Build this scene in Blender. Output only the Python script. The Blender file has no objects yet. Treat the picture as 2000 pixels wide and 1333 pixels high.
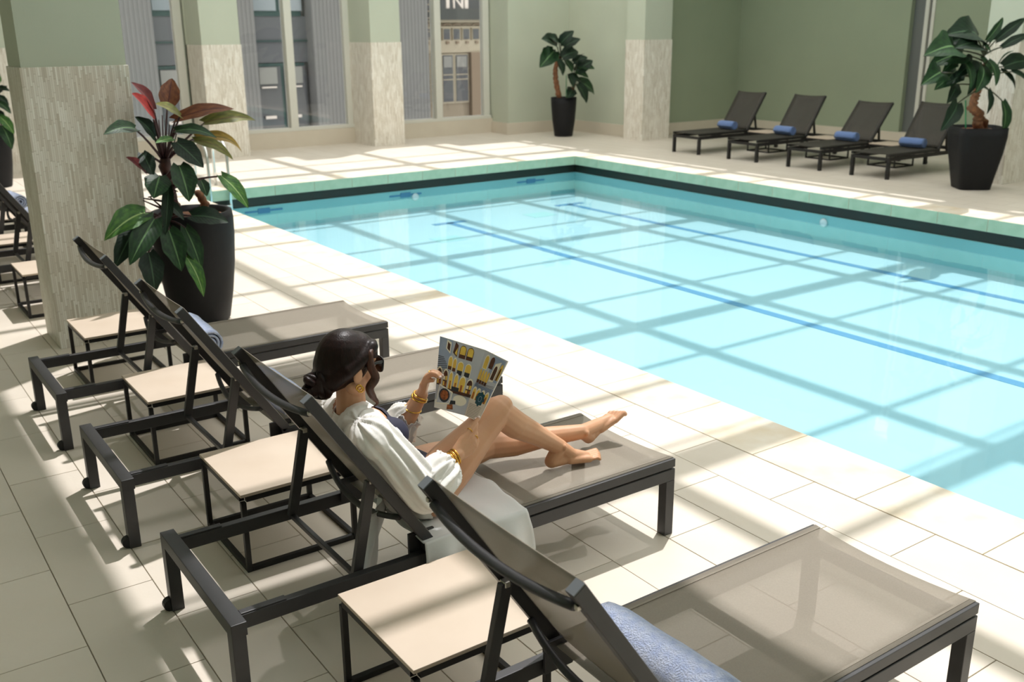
import bpy, bmesh, math, random
from mathutils import Vector, Matrix, Euler
random.seed(11)
V3 = Vector
scene = bpy.context.scene
col = scene.collection

# ------------------------------------------------------------------ camera
FPX, YAW, PITCH, ROLL, CAMH = 1936.93, 0.608495, 0.304688, -0.0080317, 2.0
_f = V3((math.sin(YAW)*math.cos(PITCH), math.cos(YAW)*math.cos(PITCH), -math.sin(PITCH)))
_r0 = V3((math.cos(YAW), -math.sin(YAW), 0)); _u0 = _r0.cross(_f)
_r = _r0*math.cos(ROLL)+_u0*math.sin(ROLL); _u = -_r0*math.sin(ROLL)+_u0*math.cos(ROLL)
cam = bpy.data.cameras.new('camera'); camo = bpy.data.objects.new('camera', cam); col.objects.link(camo)
camo.matrix_world = Matrix(((_r.x, _u.x, -_f.x, 0), (_r.y, _u.y, -_f.y, 0), (_r.z, _u.z, -_f.z, CAMH), (0, 0, 0, 1)))
cam.sensor_fit = 'HORIZONTAL'; cam.sensor_width = 36; cam.lens = FPX/2000*36
cam.clip_end = 300; cam.dof.use_dof = True; cam.dof.focus_distance = 3.35; cam.dof.aperture_fstop = 4.5
scene.camera = camo

# ------------------------------------------------------------------ light
SUN = V3((-0.37, -0.23, -1.0)).normalized()          # direction of travel
w = bpy.data.worlds.new('sky'); scene.world = w; w.use_nodes = True
w.node_tree.nodes['Background'].inputs[0].default_value = (1.0, 0.975, 0.92, 1)
w.node_tree.nodes['Background'].inputs[1].default_value = 1.9
sl = bpy.data.lights.new('sun', 'SUN'); sl.energy = 3.5; sl.angle = math.radians(0.85); sl.color = (1.0, 0.97, 0.97)
so = bpy.data.objects.new('sun', sl); col.objects.link(so); so.location = (5, 5, 12)
so.rotation_euler = SUN.to_track_quat('-Z', 'Y').to_euler()
vs = scene.view_settings; vs.view_transform = 'Standard'; vs.look = 'None'; vs.gamma = 1; vs.use_curve_mapping = False
vs.exposure = 0.08

def ray(x, y):
    return (_f*FPX + _r*(x-1000) - _u*(y-666.5)).normalized()
def onY(x, y, Y):
    d = ray(x, y); return V3((0, 0, CAMH)) + d*(Y/d.y)
def onX(x, y, X):
    d = ray(x, y); return V3((0, 0, CAMH)) + d*(X/d.x)
def proj(p):
    v = V3(p)-V3((0, 0, CAMH)); z = v.dot(_f)
    return (1000+FPX*v.dot(_r)/z, 666.5-FPX*v.dot(_u)/z, z)

# ------------------------------------------------------------------ materials
MATS = {}
def rgb(r, g, b):
    def c(u):
        u /= 255.0
        return u/12.92 if u <= .04045 else ((u+.055)/1.055)**2.4
    return (c(r), c(g), c(b), 1)
def nd(nt, t, **kw):
    n = nt.nodes.new(t)
    for k, v in kw.items():
        if k.startswith('i_'): n.inputs[k[2:].replace('_', ' ')].default_value = v
        else: setattr(n, k, v)
    return n
def mat(name, c, rough=.6, metal=0, c2=None, nscale=6.0, namt=1.0, bump=0.0, bscale=80.0, spec=.5, coords='Object', stretch=None, objvar=0.0, trans=0.0, sheen=0.0, sss=0.0):
    m = bpy.data.materials.new(name); m.use_nodes = True; nt = m.node_tree
    b = nt.nodes['Principled BSDF']; b.inputs['Roughness'].default_value = rough; b.inputs['Metallic'].default_value = metal
    b.inputs['Specular IOR Level'].default_value = spec; b.inputs['Base Color'].default_value = c
    if sheen: b.inputs['Sheen Weight'].default_value = sheen
    if sss:
        b.inputs['Subsurface Weight'].default_value = sss; b.inputs['Subsurface Radius'].default_value = (.012, .005, .003)
        b.inputs['Subsurface Scale'].default_value = 1.0
    tc = nd(nt, 'ShaderNodeTexCoord'); src = tc.outputs[coords]
    if stretch:
        mp = nd(nt, 'ShaderNodeMapping'); mp.inputs['Scale'].default_value = stretch
        nt.links.new(src, mp.inputs[0]); src = mp.outputs[0]
    last = None
    if c2 is not None:
        n = nd(nt, 'ShaderNodeTexNoise', i_Scale=nscale, i_Detail=5.0); nt.links.new(src, n.inputs['Vector'])
        r = nd(nt, 'ShaderNodeValToRGB'); r.color_ramp.elements[0].position = .5-.22*namt if namt <= 1 else .4
        r.color_ramp.elements[1].position = .5+.22*namt if namt <= 1 else .6
        r.color_ramp.elements[0].color = c; r.color_ramp.elements[1].color = c2
        nt.links.new(n.outputs[0], r.inputs[0]); last = r.outputs[0]
    if objvar:
        oi = nd(nt, 'ShaderNodeObjectInfo'); hs = nd(nt, 'ShaderNodeHueSaturation')
        ma = nd(nt, 'ShaderNodeMath', operation='MULTIPLY_ADD'); ma.inputs[1].default_value = objvar; ma.inputs[2].default_value = 1-objvar/2
        nt.links.new(oi.outputs['Random'], ma.inputs[0]); nt.links.new(ma.outputs[0], hs.inputs['Value'])
        if last: nt.links.new(last, hs.inputs['Color'])
        else: hs.inputs['Color'].default_value = c
        last = hs.outputs[0]
    if last: nt.links.new(last, b.inputs['Base Color'])
    if bump:
        n2 = nd(nt, 'ShaderNodeTexNoise', i_Scale=bscale, i_Detail=4.0); nt.links.new(src, n2.inputs['Vector'])
        bp = nd(nt, 'ShaderNodeBump', i_Strength=bump, i_Distance=.01); nt.links.new(n2.outputs[0], bp.inputs['Height'])
        nt.links.new(bp.outputs[0], b.inputs['Normal'])
    if trans:
        out = nt.nodes['Material Output']; tr = nd(nt, 'ShaderNodeBsdfTransparent'); mx = nd(nt, 'ShaderNodeMixShader')
        mx.inputs[0].default_value = trans
        nt.links.new(b.outputs[0], mx.inputs[1]); nt.links.new(tr.outputs[0], mx.inputs[2]); nt.links.new(mx.outputs[0], out.inputs[0])
    MATS[name] = m
    return m
M = MATS
mat('tile', rgb(226, 216, 202), .42, c2=rgb(219, 208, 192), nscale=3, objvar=.05, bump=.05, bscale=60, spec=.35)
mat('grout', rgb(172, 163, 148), .9)
mat('travertine', rgb(236, 230, 218), .5, c2=rgb(218, 200, 170), nscale=4, namt=1.0, objvar=.12, bump=.15, bscale=25, spec=.35)
mat('coping_green_bounce', rgb(178, 205, 182), .4, c2=rgb(158, 190, 165), nscale=7, objvar=.10, spec=.4)  # pool-side travertine faces: shade and green water bounce painted into the colour
mat('dark_band', rgb(24, 40, 36), .35, c2=rgb(34, 36, 30), nscale=5)
mat('sage_wall', rgb(194, 200, 182), .75, c2=rgb(190, 196, 178), nscale=2, bump=.04, bscale=120)
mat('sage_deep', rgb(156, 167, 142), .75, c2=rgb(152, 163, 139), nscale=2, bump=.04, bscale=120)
mat('cream_stone', rgb(214, 205, 188), .6, c2=rgb(208, 198, 181), nscale=3)
mat('ceiling_white', rgb(225, 224, 214), .8)
mat('steel_frame', rgb(214, 213, 203), .5, spec=.4)
mat('charcoal_metal', rgb(50, 49, 51), .42, c2=rgb(55, 54, 56), nscale=20, spec=.5, bump=.05, bscale=400)
mat('cap_metal', rgb(104, 108, 112), .45)
mat('black_metal', rgb(30, 29, 29), .45, spec=.4)
mat('rubber', rgb(22, 22, 23), .6)
mat('bolt_steel', rgb(190, 186, 176), .3, metal=.8)
mat('table_top', rgb(206, 190, 172), .55, c2=rgb(199, 182, 163), nscale=5, spec=.3)
mat('pot_black', rgb(17, 17, 20), .6, c2=rgb(21, 21, 24), nscale=30, bump=.15, bscale=200, spec=.3)
mat('soil', rgb(112, 80, 60), .95, c2=rgb(150, 105, 80), nscale=40, bump=.8, bscale=60)
mat('stem_brown', rgb(96, 62, 44), .8, c2=rgb(150, 100, 66), nscale=25, bump=.6, bscale=60)
mat('stem_dark', rgb(58, 34, 30), .6, c2=rgb(84, 44, 36), nscale=25, bump=.3, bscale=60)
mat('petiole', rgb(66, 38, 40), .5)
mat('petiole_green', rgb(58, 62, 40), .5)
mat('stake_green', rgb(50, 140, 90), .5)
mat('towel_blue', rgb(118, 148, 205), .95, c2=rgb(104, 136, 196), nscale=60, bump=1.0, bscale=220, sheen=.3)
mat('towel_pale', rgb(205, 214, 238), .95, c2=rgb(170, 186, 226), nscale=45, bump=1.0, bscale=220, sheen=.3)
mat('skin', rgb(214, 165, 131), .45, c2=rgb(206, 154, 119), nscale=9, spec=.35, sss=.12)
mat('nail', rgb(240, 214, 204), .2)
mat('robe', rgb(246, 243, 238), .8, bump=.12, bscale=28, c2=rgb(242, 239, 234), trans=.08)
mat('robe_sheer', rgb(242, 242, 242), .8, bump=.12, bscale=24, trans=.16)
mat('swimsuit', rgb(38, 38, 58), .8, c2=rgb(44, 44, 66), nscale=30)
mat('hair', rgb(20, 10, 9), .38, c2=rgb(36, 18, 15), nscale=7, stretch=(14, 14, 2.5), bump=.12, bscale=14, spec=.22)
mat('hair_light', rgb(88, 50, 32), .4, c2=rgb(50, 28, 20), nscale=12, stretch=(6, 6, 2), bump=.4, bscale=14)
mat('gold', rgb(226, 176, 84), .25, metal=1.0)
mat('lens', rgb(46, 34, 28), .1, spec=.7)
mat('frame_black', rgb(20, 18, 18), .3)
mat('lips', rgb(196, 92, 92), .4)
mat('eye_white', rgb(236, 232, 228), .3)
mat('pool_tile', rgb(172, 211, 220), .5)
mat('pool_wall', rgb(158, 214, 216), .5)
mat('pool_blue', rgb(84, 146, 186), .5)
mat('pool_grate', rgb(160, 214, 216), .5)
mat('pool_lamp', rgb(250, 250, 250), .2)
mat('chrome', rgb(226, 228, 226), .18, metal=.9)
mat('grey_facade', rgb(134, 134, 133), .8, c2=rgb(128, 128, 128), nscale=1.2)
mat('grey_dark', rgb(104, 106, 110), .8)
mat('green_trim', rgb(52, 78, 76), .6)
mat('glass_dark', rgb(66, 76, 88), .12, spec=.7)
mat('glass_pale', rgb(150, 160, 166), .15, spec=.7)
mat('glass_mid', rgb(84, 86, 90), .15, spec=.5)
mat('blind_grey', rgb(150, 150, 146), .7)
mat('beige_facade', rgb(160, 148, 130), .85, c2=rgb(152, 139, 121), nscale=1.5)
mat('beige_pale', rgb(184, 174, 154), .8)
mat('brown_stone', rgb(142, 124, 106), .85)
mat('roof_dark', rgb(78, 80, 80), .8)
mat('white_sign', rgb(236, 226, 218), .6)
mat('asphalt', rgb(110, 112, 116), .9)
mat('door_grey', rgb(108, 112, 110), .55)
mat('dark_gap', rgb(40, 42, 50), .6)
mat('page_white', rgb(234, 228, 218), .35)
mat('page_blue', rgb(146, 162, 190), .3, c2=rgb(170, 180, 200), nscale=14)
mat('page_grey', rgb(204, 206, 212), .3, c2=rgb(186, 188, 196), nscale=10)
mat('page_tan', rgb(226, 214, 198), .35)
mat('page_yellow', rgb(244, 212, 96), .3, c2=rgb(232, 184, 84), nscale=40)
mat('page_pale', rgb(244, 236, 214), .3)
mat('page_brown', rgb(110, 62, 40), .3, c2=rgb(60, 44, 40), nscale=60)
mat('page_dark', rgb(52, 52, 58), .3)
mat('page_orange', rgb(204, 116, 60), .3, c2=rgb(90, 46, 30), nscale=90)
mat('page_teal', rgb(22, 74, 84), .3)
mat('page_text', rgb(150, 138, 124), .4)

def sling_mat():
    # woven mesh: fine weave lets part of the light through
    m = mat('sling', rgb(156, 147, 133), .6, c2=rgb(149, 140, 126), nscale=200, trans=.31, spec=.25)
    m2 = mat('sling_dark', rgb(76, 73, 67), .6, c2=rgb(71, 68, 62), nscale=200, trans=.2, spec=.25)
sling_mat()

def cladding():
    m = bpy.data.materials.new('stick_stone'); m.use_nodes = True; nt = m.node_tree; b = nt.nodes['Principled BSDF']
    b.inputs['Roughness'].default_value = .55; b.inputs['Specular IOR Level'].default_value = .35
    tc = nd(nt, 'ShaderNodeTexCoord'); sp = nd(nt, 'ShaderNodeSeparateXYZ'); nt.links.new(tc.outputs['Object'], sp.inputs[0])
    ad = nd(nt, 'ShaderNodeMath', operation='ADD'); nt.links.new(sp.outputs[0], ad.inputs[0]); nt.links.new(sp.outputs[1], ad.inputs[1])
    def mth(op, x, y=None, z=None):
        q = nd(nt, 'ShaderNodeMath', operation=op)
        for i, t in enumerate((x, y, z)):
            if t is None: continue
            if isinstance(t, (int, float)): q.inputs[i].default_value = t
            else: nt.links.new(t, q.inputs[i])
        return q.outputs[0]
    cu = mth('DIVIDE', ad.outputs[0], .0125); ci = mth('FLOOR', cu); cf = mth('FRACT', cu)
    w1 = nd(nt, 'ShaderNodeTexWhiteNoise', noise_dimensions='1D'); nt.links.new(ci, w1.inputs['W'])
    zz = mth('MULTIPLY_ADD', w1.outputs['Value'], 7.0, mth('DIVIDE', sp.outputs[2], .13)); pi_ = mth('FLOOR', zz); pf = mth('FRACT', zz)
    w2 = nd(nt, 'ShaderNodeTexWhiteNoise', noise_dimensions='2D'); cv = nd(nt, 'ShaderNodeCombineXYZ'); nt.links.new(ci, cv.inputs[0]); nt.links.new(pi_, cv.inputs[1]); nt.links.new(cv.outputs[0], w2.inputs['Vector'])
    r = nd(nt, 'ShaderNodeValToRGB'); e = r.color_ramp.elements; e[0].position = 0; e[0].color = rgb(206, 197, 181); e[1].position = 1; e[1].color = rgb(244, 240, 231)
    k = e.new(.12); k.color = rgb(217, 209, 195); k = e.new(.5); k.color = rgb(231, 225, 213)
    nt.links.new(w2.outputs['Value'], r.inputs[0])
    edge = mth('MULTIPLY', mth('GREATER_THAN', cf, .1), mth('GREATER_THAN', pf, .02))
    n = nd(nt, 'ShaderNodeTexNoise', i_Scale=2.5); nt.links.new(tc.outputs['Object'], n.inputs['Vector'])
    mx = nd(nt, 'ShaderNodeMix', data_type='RGBA'); nt.links.new(edge, mx.inputs[0]); mx.inputs[6].default_value = rgb(186, 176, 158); nt.links.new(r.outputs[0], mx.inputs[7])
    nt.links.new(mx.outputs[2], b.inputs['Base Color'])
    hh = mth('MULTIPLY', edge, mth('MULTIPLY_ADD', w2.outputs['Value'], .7, .3))
    bp = nd(nt, 'ShaderNodeBump', i_Strength=.35, i_Distance=.004); nt.links.new(hh, bp.inputs['Height']); nt.links.new(bp.outputs[0], b.inputs['Normal'])
    M['stick_stone'] = m
cladding()

def deck_mat():
    m = bpy.data.materials.new('deck_far'); m.use_nodes = True; nt = m.node_tree; b = nt.nodes['Principled BSDF']
    b.inputs['Roughness'].default_value = .45; b.inputs['Specular IOR Level'].default_value = .35
    tc = nd(nt, 'ShaderNodeTexCoord'); br = nd(nt, 'ShaderNodeTexBrick', offset=.5)
    mp = nd(nt, 'ShaderNodeMapping'); mp.inputs['Rotation'].default_value = (0, 0, math.pi/2); nt.links.new(tc.outputs['Object'], mp.inputs[0]); nt.links.new(mp.outputs[0], br.inputs[0])
    br.inputs['Scale'].default_value = 1; br.inputs['Brick Width'].default_value = .614; br.inputs['Row Height'].default_value = .304; br.inputs['Mortar Size'].default_value = .003
    br.inputs['Color1'].default_value = rgb(222, 214, 201); br.inputs['Color2'].default_value = rgb(216, 207, 193); br.inputs['Mortar'].default_value = rgb(180, 170, 154)
    nt.links.new(br.outputs[0], b.inputs['Base Color']); M['deck_far'] = m
deck_mat()

def clear_mat(name, tint, rough, ior, bump=None):
    m = bpy.data.materials.new(name); m.use_nodes = True; nt = m.node_tree; nt.nodes.remove(nt.nodes['Principled BSDF'])
    out = nt.nodes['Material Output']; tr = nd(nt, 'ShaderNodeBsdfTransparent'); tr.inputs[0].default_value = tint
    gl = nd(nt, 'ShaderNodeBsdfGlossy'); gl.inputs['Roughness'].default_value = rough
    fr = nd(nt, 'ShaderNodeFresnel', i_IOR=ior); mx = nd(nt, 'ShaderNodeMixShader')
    nt.links.new(fr.outputs[0], mx.inputs[0]); nt.links.new(tr.outputs[0], mx.inputs[1]); nt.links.new(gl.outputs[0], mx.inputs[2]); nt.links.new(mx.outputs[0], out.inputs[0])
    if bump:
        tc = nd(nt, 'ShaderNodeTexCoord'); n = nd(nt, 'ShaderNodeTexNoise', i_Scale=bump[0], i_Detail=2.0); nt.links.new(tc.outputs['Object'], n.inputs['Vector'])
        bp = nd(nt, 'ShaderNodeBump', i_Strength=bump[1], i_Distance=.01); nt.links.new(n.outputs[0], bp.inputs['Height'])
        nt.links.new(bp.outputs[0], gl.inputs['Normal'])
    M[name] = m
clear_mat('water', (.92, .985, .99, 1), .03, 1.33, (3.0, .12))
clear_mat('window_glass', (.88, .89, .89, 1), .02, 1.5)

def leaf_mat(name, c, c2, rib, rough=.5):
    m = bpy.data.materials.new(name); m.use_nodes = True; nt = m.node_tree; b = nt.nodes['Principled BSDF']
    b.inputs['Roughness'].default_value = rough; b.inputs['Specular IOR Level'].default_value = .28
    uv = nd(nt, 'ShaderNodeUVMap'); sp = nd(nt, 'ShaderNodeSeparateXYZ'); nt.links.new(uv.outputs[0], sp.inputs[0])
    d = nd(nt, 'ShaderNodeMath', operation='SUBTRACT'); d.inputs[1].default_value = .5; nt.links.new(sp.outputs[0], d.inputs[0])
    a = nd(nt, 'ShaderNodeMath', operation='ABSOLUTE'); nt.links.new(d.outputs[0], a.inputs[0])
    lt = nd(nt, 'ShaderNodeMath', operation='LESS_THAN'); lt.inputs[1].default_value = .03; nt.links.new(a.outputs[0], lt.inputs[0])
    n = nd(nt, 'ShaderNodeTexNoise', i_Scale=5.0); nt.links.new(uv.outputs[0], n.inputs['Vector'])
    r = nd(nt, 'ShaderNodeValToRGB'); r.color_ramp.elements[0].position = .38; r.color_ramp.elements[1].position = .66
    r.color_ramp.elements[0].color = c; r.color_ramp.elements[1].color = c2; nt.links.new(n.outputs[0], r.inputs[0])
    mx = nd(nt, 'ShaderNodeMix', data_type='RGBA'); nt.links.new(lt.outputs[0], mx.inputs[0]); nt.links.new(r.outputs[0], mx.inputs[6]); mx.inputs[7].default_value = rib
    nt.links.new(mx.outputs[2], b.inputs['Base Color'])
    # side veins
    k = nd(nt, 'ShaderNodeMath', operation='MULTIPLY_ADD'); k.inputs[1].default_value = -.55; nt.links.new(a.outputs[0], k.inputs[0]); nt.links.new(sp.outputs[1], k.inputs[2])
    s = nd(nt, 'ShaderNodeMath', operation='MULTIPLY'); s.inputs[1].default_value = 60; nt.links.new(k.outputs[0], s.inputs[0])
    si = nd(nt, 'ShaderNodeMath', operation='SINE'); nt.links.new(s.outputs[0], si.inputs[0])
    bp = nd(nt, 'ShaderNodeBump', i_Strength=.07, i_Distance=.004); nt.links.new(si.outputs[0], bp.inputs['Height']); nt.links.new(bp.outputs[0], b.inputs['Normal'])
    M[name] = m
leaf_mat('leaf_green', rgb(26, 50, 30), rgb(38, 70, 36), rgb(96, 130, 84))
leaf_mat('leaf_dark', rgb(17, 35, 23), rgb(26, 48, 30), rgb(62, 88, 62))
leaf_mat('leaf_bright', rgb(46, 84, 38), rgb(76, 118, 46), rgb(150, 176, 110))
leaf_mat('leaf_red', rgb(128, 30, 32), rgb(158, 48, 42), rgb(110, 28, 32))
leaf_mat('leaf_wine', rgb(84, 30, 34), rgb(104, 42, 40), rgb(70, 30, 30))
leaf_mat('leaf_brown', rgb(96, 54, 36), rgb(126, 76, 46), rgb(80, 40, 34))
leaf_mat('leaf_olive', rgb(88, 92, 44), rgb(120, 118, 52), rgb(104, 80, 48))
leaf_mat('leaf_yellow', rgb(140, 112, 50), rgb(176, 142, 60), rgb(90, 92, 48))

# ------------------------------------------------------------------ mesh helpers
class MB:
    def __init__(s): s.v = []; s.f = []; s.m = []; s.uv = {}
    def add(s, vs, fs, m=0):
        o = len(s.v); s.v += [tuple(p) for p in vs]
        for f in fs: s.f.append(tuple(i+o for i in f)); s.m.append(m)
        return o
    def box(s, x0, x1, y0, y1, z0, z1, m=0):
        vs = [(x0, y0, z0), (x1, y0, z0), (x1, y1, z0), (x0, y1, z0), (x0, y0, z1), (x1, y0, z1), (x1, y1, z1), (x0, y1, z1)]
        s.add(vs, [(0, 3, 2, 1), (4, 5, 6, 7), (0, 1, 5, 4), (1, 2, 6, 5), (2, 3, 7, 6), (3, 0, 4, 7)], m); return s
    def bar(s, p, q, wd, ht, up=(0, 0, 1), m=0):
        p, q = V3(p), V3(q); d = (q-p).normalized(); side = d.cross(V3(up)).normalized(); u = side.cross(d)
        a, b = side*wd/2, u*ht/2
        vs = [p-a-b, p+a-b, p+a+b, p-a+b, q-a-b, q+a-b, q+a+b, q-a+b]
        s.add(vs, [(0, 1, 2, 3), (4, 7, 6, 5), (0, 4, 5, 1), (1, 5, 6, 2), (2, 6, 7, 3), (3, 7, 4, 0)], m); return s
    def tube(s, pts, rad, n=8, m=0, cap=True, flat=1.0, up=None, closed=False):
        pts = [V3(p) for p in pts]; k = len(pts)
        if not isinstance(rad, (list, tuple)): rad = [rad]*k
        prev = None; vs = []
        for i, p in enumerate(pts):
            if closed: d = pts[(i+1) % k]-pts[i-1]
            else: d = pts[min(i+1, k-1)]-pts[max(i-1, 0)]
            d.normalize()
            if prev is None:
                a = V3(up) if up else (V3((0, 0, 1)) if abs(d.z) < .9 else V3((1, 0, 0)))
            else: a = prev
            a = (a-d*a.dot(d)).normalized(); prev = a; b = d.cross(a)
            for j in range(n):
                t = 2*math.pi*j/n; vs.append(p+a*math.cos(t)*rad[i]*flat+b*math.sin(t)*rad[i])
        fs = []
        for i in range(k if closed else k-1):
            i2 = (i+1) % k
            for j in range(n):
                fs.append((i*n+j, i*n+(j+1) % n, i2*n+(j+1) % n, i2*n+j))
        if cap and not closed: fs += [tuple(range(n-1, -1, -1)), tuple((k-1)*n+j for j in range(n))]
        s.add(vs, fs, m); return s
    def lathe(s, prof, n=24, c=(0, 0, 0), m=0, shape=None, capb=True):
        vs = []; c = V3(c)
        for r, z in prof:
            for j in range(n):
                t = 2*math.pi*j/n; k = shape(t) if shape else 1.0
                vs.append((c.x+r*k*math.cos(t), c.y+r*k*math.sin(t), c.z+z))
        fs = [(i*n+j, i*n+(j+1) % n, (i+1)*n+(j+1) % n, (i+1)*n+j) for i in range(len(prof)-1) for j in range(n)]
        if capb: fs.append(tuple(range(n-1, -1, -1)))
        s.add(vs, fs, m); return s
    def disc(s, c, r, n=24, m=0, shape=None):
        vs = [(c[0]+r*(shape(2*math.pi*j/n) if shape else 1)*math.cos(2*math.pi*j/n), c[1]+r*(shape(2*math.pi*j/n) if shape else 1)*math.sin(2*math.pi*j/n), c[2]) for j in range(n)]
        s.add(vs, [tuple(range(n))], m); return s
    def grid(s, fn, nu, nv, m=0):
        vs = [fn(i/nu, j/nv) for i in range(nu+1) for j in range(nv+1)]
        o = len(s.v); fs = []
        for i in range(nu):
            for j in range(nv):
                a = i*(nv+1)+j; fs.append((a, a+1, a+nv+2, a+nv+1))
                s.uv[len(s.f)+len(fs)-1] = [(j/nv, i/nu), ((j+1)/nv, i/nu), ((j+1)/nv, (i+1)/nu), (j/nv, (i+1)/nu)]
        s.add(vs, fs, m); return s
    def mesh(s, name, mats, smooth=False):
        me = bpy.data.meshes.new(name); me.from_pydata(s.v, [], s.f)
        for mm in (mats if isinstance(mats, (list, tuple)) else [mats]): me.materials.append(M[mm] if isinstance(mm, str) else mm)
        for i, p in enumerate(me.polygons):
            p.material_index = s.m[i]; p.use_smooth = smooth
        if s.uv:
            ul = me.uv_layers.new(name='UVMap')
            for i, p in enumerate(me.polygons):
                if i in s.uv:
                    for li, q in zip(p.loop_indices, s.uv[i]): ul.data[li].uv = q
        me.update(); return me
    def build(s, name, mats, parent=None, smooth=False, bevel=0, solid=0, subsurf=0):
        return link(name, s.mesh(name, mats, smooth), parent, bevel, solid, subsurf)
def link(name, me, parent=None, bevel=0, solid=0, subsurf=0):
    o = bpy.data.objects.new(name, me); col.objects.link(o)
    if parent: o.parent = parent
    if subsurf:
        md = o.modifiers.new('subd', 'SUBSURF'); md.levels = subsurf; md.render_levels = subsurf
    if solid:
        md = o.modifiers.new('solid', 'SOLIDIFY'); md.thickness = solid; md.offset = 0
    if bevel:
        md = o.modifiers.new('bevel', 'BEVEL'); md.width = bevel; md.segments = 2; md.limit_method = 'ANGLE'; md.harden_normals = False
    return o
def tag(o, label=None, cat=None, group=None, kind=None):
    if label: o['label'] = label
    if cat: o['category'] = cat
    if group: o['group'] = group
    if kind: o['kind'] = kind
    return o
def empty(name, loc=(0, 0, 0), rz=0, label=None, cat=None, group=None):
    o = bpy.data.objects.new(name, None); col.objects.link(o); o.location = loc; o.rotation_euler = (0, 0, rz); o.empty_display_size = .1
    return tag(o, label, cat, group)
def struct(o, label, cat):
    return tag(o, label, cat, kind='structure')
def children(o): return [c for c in bpy.data.objects if c.parent == o]
def copy_tree(o, parent=None):
    c = o.copy(); col.objects.link(c); c.parent = parent
    for ch in children(o): copy_tree(ch, c)
    return c

# ------------------------------------------------------------------ setting: floor, pool, walls
PX0, PX1, PY1 = 3.935, 10.30, 12.937      # pool inner edges
WZ, FZ = -.27, -.60                        # water level, pool bottom
RX = 15.75
fl = MB()
fl.box(-3.2, 3.52, -3.0, 16.95, -.12, -.006)
floor = fl.build('floor', 'grout'); struct(floor, 'pale stone tiled pool deck in running bond', 'floor')
rows = []
for k in range(-12, 10):
    x0 = .476+.304*k; off = .47+(.307 if k % 2 else 0)
    for j in range(-6, 28):
        y0 = off+.614*j
        if y0 > 16.3 or y0 < -3: continue
        cs = [proj((x, y, 0)) for x in (x0, x0+.304) for y in (y0, y0+.614)]
        if min(c[2] for c in cs) < .3: ins = False
        else:
            xs = [c[0] for c in cs]; ys = [c[1] for c in cs]
            ins = max(xs) > 0 and min(xs) < 2000 and max(ys) > 0 and min(ys) < 1333
        area = (max(xs)-min(xs))*(max(ys)-min(ys)) if ins else 0
        rows.append((area, x0, y0))
rows.sort(key=lambda t: -t[0])
tm = MB(); g = .0018; tm.box(g, .304-g, g, .614-g, -.012, 0); tme = tm.mesh('tile', 'tile')
rest = MB()
for i, (a, x0, y0) in enumerate(rows):
    if i < 240 and a > 0:
        t = link('tile', tme, floor, bevel=.0015); t.location = (x0, y0, random.uniform(-.0004, .0004))
    else: rest.box(x0+g, x0+.304-g, y0+g, y0+.614-g, -.012, 0)
ro = rest.build('tile_field', 'tile', floor); ro['kind'] = 'stuff'
fd = MB()
fd.box(3.52, RX, PY1+.42, 17.2, -.12, 0); fd.box(PX1+.42, RX, -3, PY1+.42, -.12, 0)
fd.box(-3.2, 3.52, 16.95, 17.2, -.12, 0)
fdo = fd.build('floor_far', 'deck_far'); struct(fdo, 'stone deck beyond and to the right of the pool', 'floor')

# coping stones round the pool
cop = empty('pool_coping', (PX0, PY1, 0)); struct(cop, 'travertine coping stones around the pool edge', 'pool edge')
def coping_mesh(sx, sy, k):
    b = MB(); b.box(0, sx, 0, sy, -.14, 0); b.m = [0]*6; b.m[k] = 1; return b.mesh('coping_stone', ['travertine', 'coping_green_bounce'])
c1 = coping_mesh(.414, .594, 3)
def put_cop(me, x, y):
    o = link('coping_stone', me, cop, bevel=.003); o.location = (x-PX0, y-PY1, 0)
for k in range(-8, 18):
    y = 2.402+.598*k
    if y+.594 < PY1-.0: put_cop(c1, 3.521, y)
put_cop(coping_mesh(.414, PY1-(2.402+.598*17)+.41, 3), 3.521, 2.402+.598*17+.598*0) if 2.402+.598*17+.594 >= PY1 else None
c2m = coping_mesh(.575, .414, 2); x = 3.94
while x < PX1-.1:
    put_cop(c2m, x, PY1+.002); x += .579
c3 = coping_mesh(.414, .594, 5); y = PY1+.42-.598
put_cop(coping_mesh(.414, .414, 0), PX1+.004, PY1+.002)
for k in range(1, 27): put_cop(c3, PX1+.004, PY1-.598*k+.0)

pool = empty('pool_basin', (PX0, PY1, FZ)); struct(pool, 'rectangular swimming pool basin with pale aqua tiles', 'pool')
def pool_part(name, b, m, bevel=0):
    o = b.build(name, m, pool, bevel=bevel); o.matrix_parent_inverse = Matrix.Translation((-PX0, -PY1, -FZ)); return o
b = MB(); b.box(PX0-.3, PX1+.3, -3, PY1+.3, FZ-.1, FZ); pool_part('pool_floor', b, 'pool_tile')
b = MB(); b.box(PX1+.02, PX1+.3, -3, PY1+.3, FZ, WZ-.0); pool_part('pool_wall', b, 'pool_wall')
b = MB(); b.box(PX0-.3, PX1+.02, PY1+.02, PY1+.3, FZ, WZ-.0); pool_part('pool_wall', b, 'pool_wall')
b = MB(); b.box(PX0-.3, PX0-.02, -3, PY1+.02, FZ, WZ-.0); pool_part('pool_wall', b, 'pool_wall')
b = MB(); b.box(PX1+.05, PX1+.3, -3, PY1+.3, WZ, -.14); pool_part('waterline_band', b, 'dark_band')
b = MB(); b.box(PX0-.3, PX1+.05, PY1+.05, PY1+.3, WZ, -.14); pool_part('waterline_band', b, 'dark_band')
b = MB(); b.box(PX0-.3, PX0-.05, -3, PY1+.05, WZ, -.14); pool_part('waterline_band', b, 'dark_band')
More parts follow.
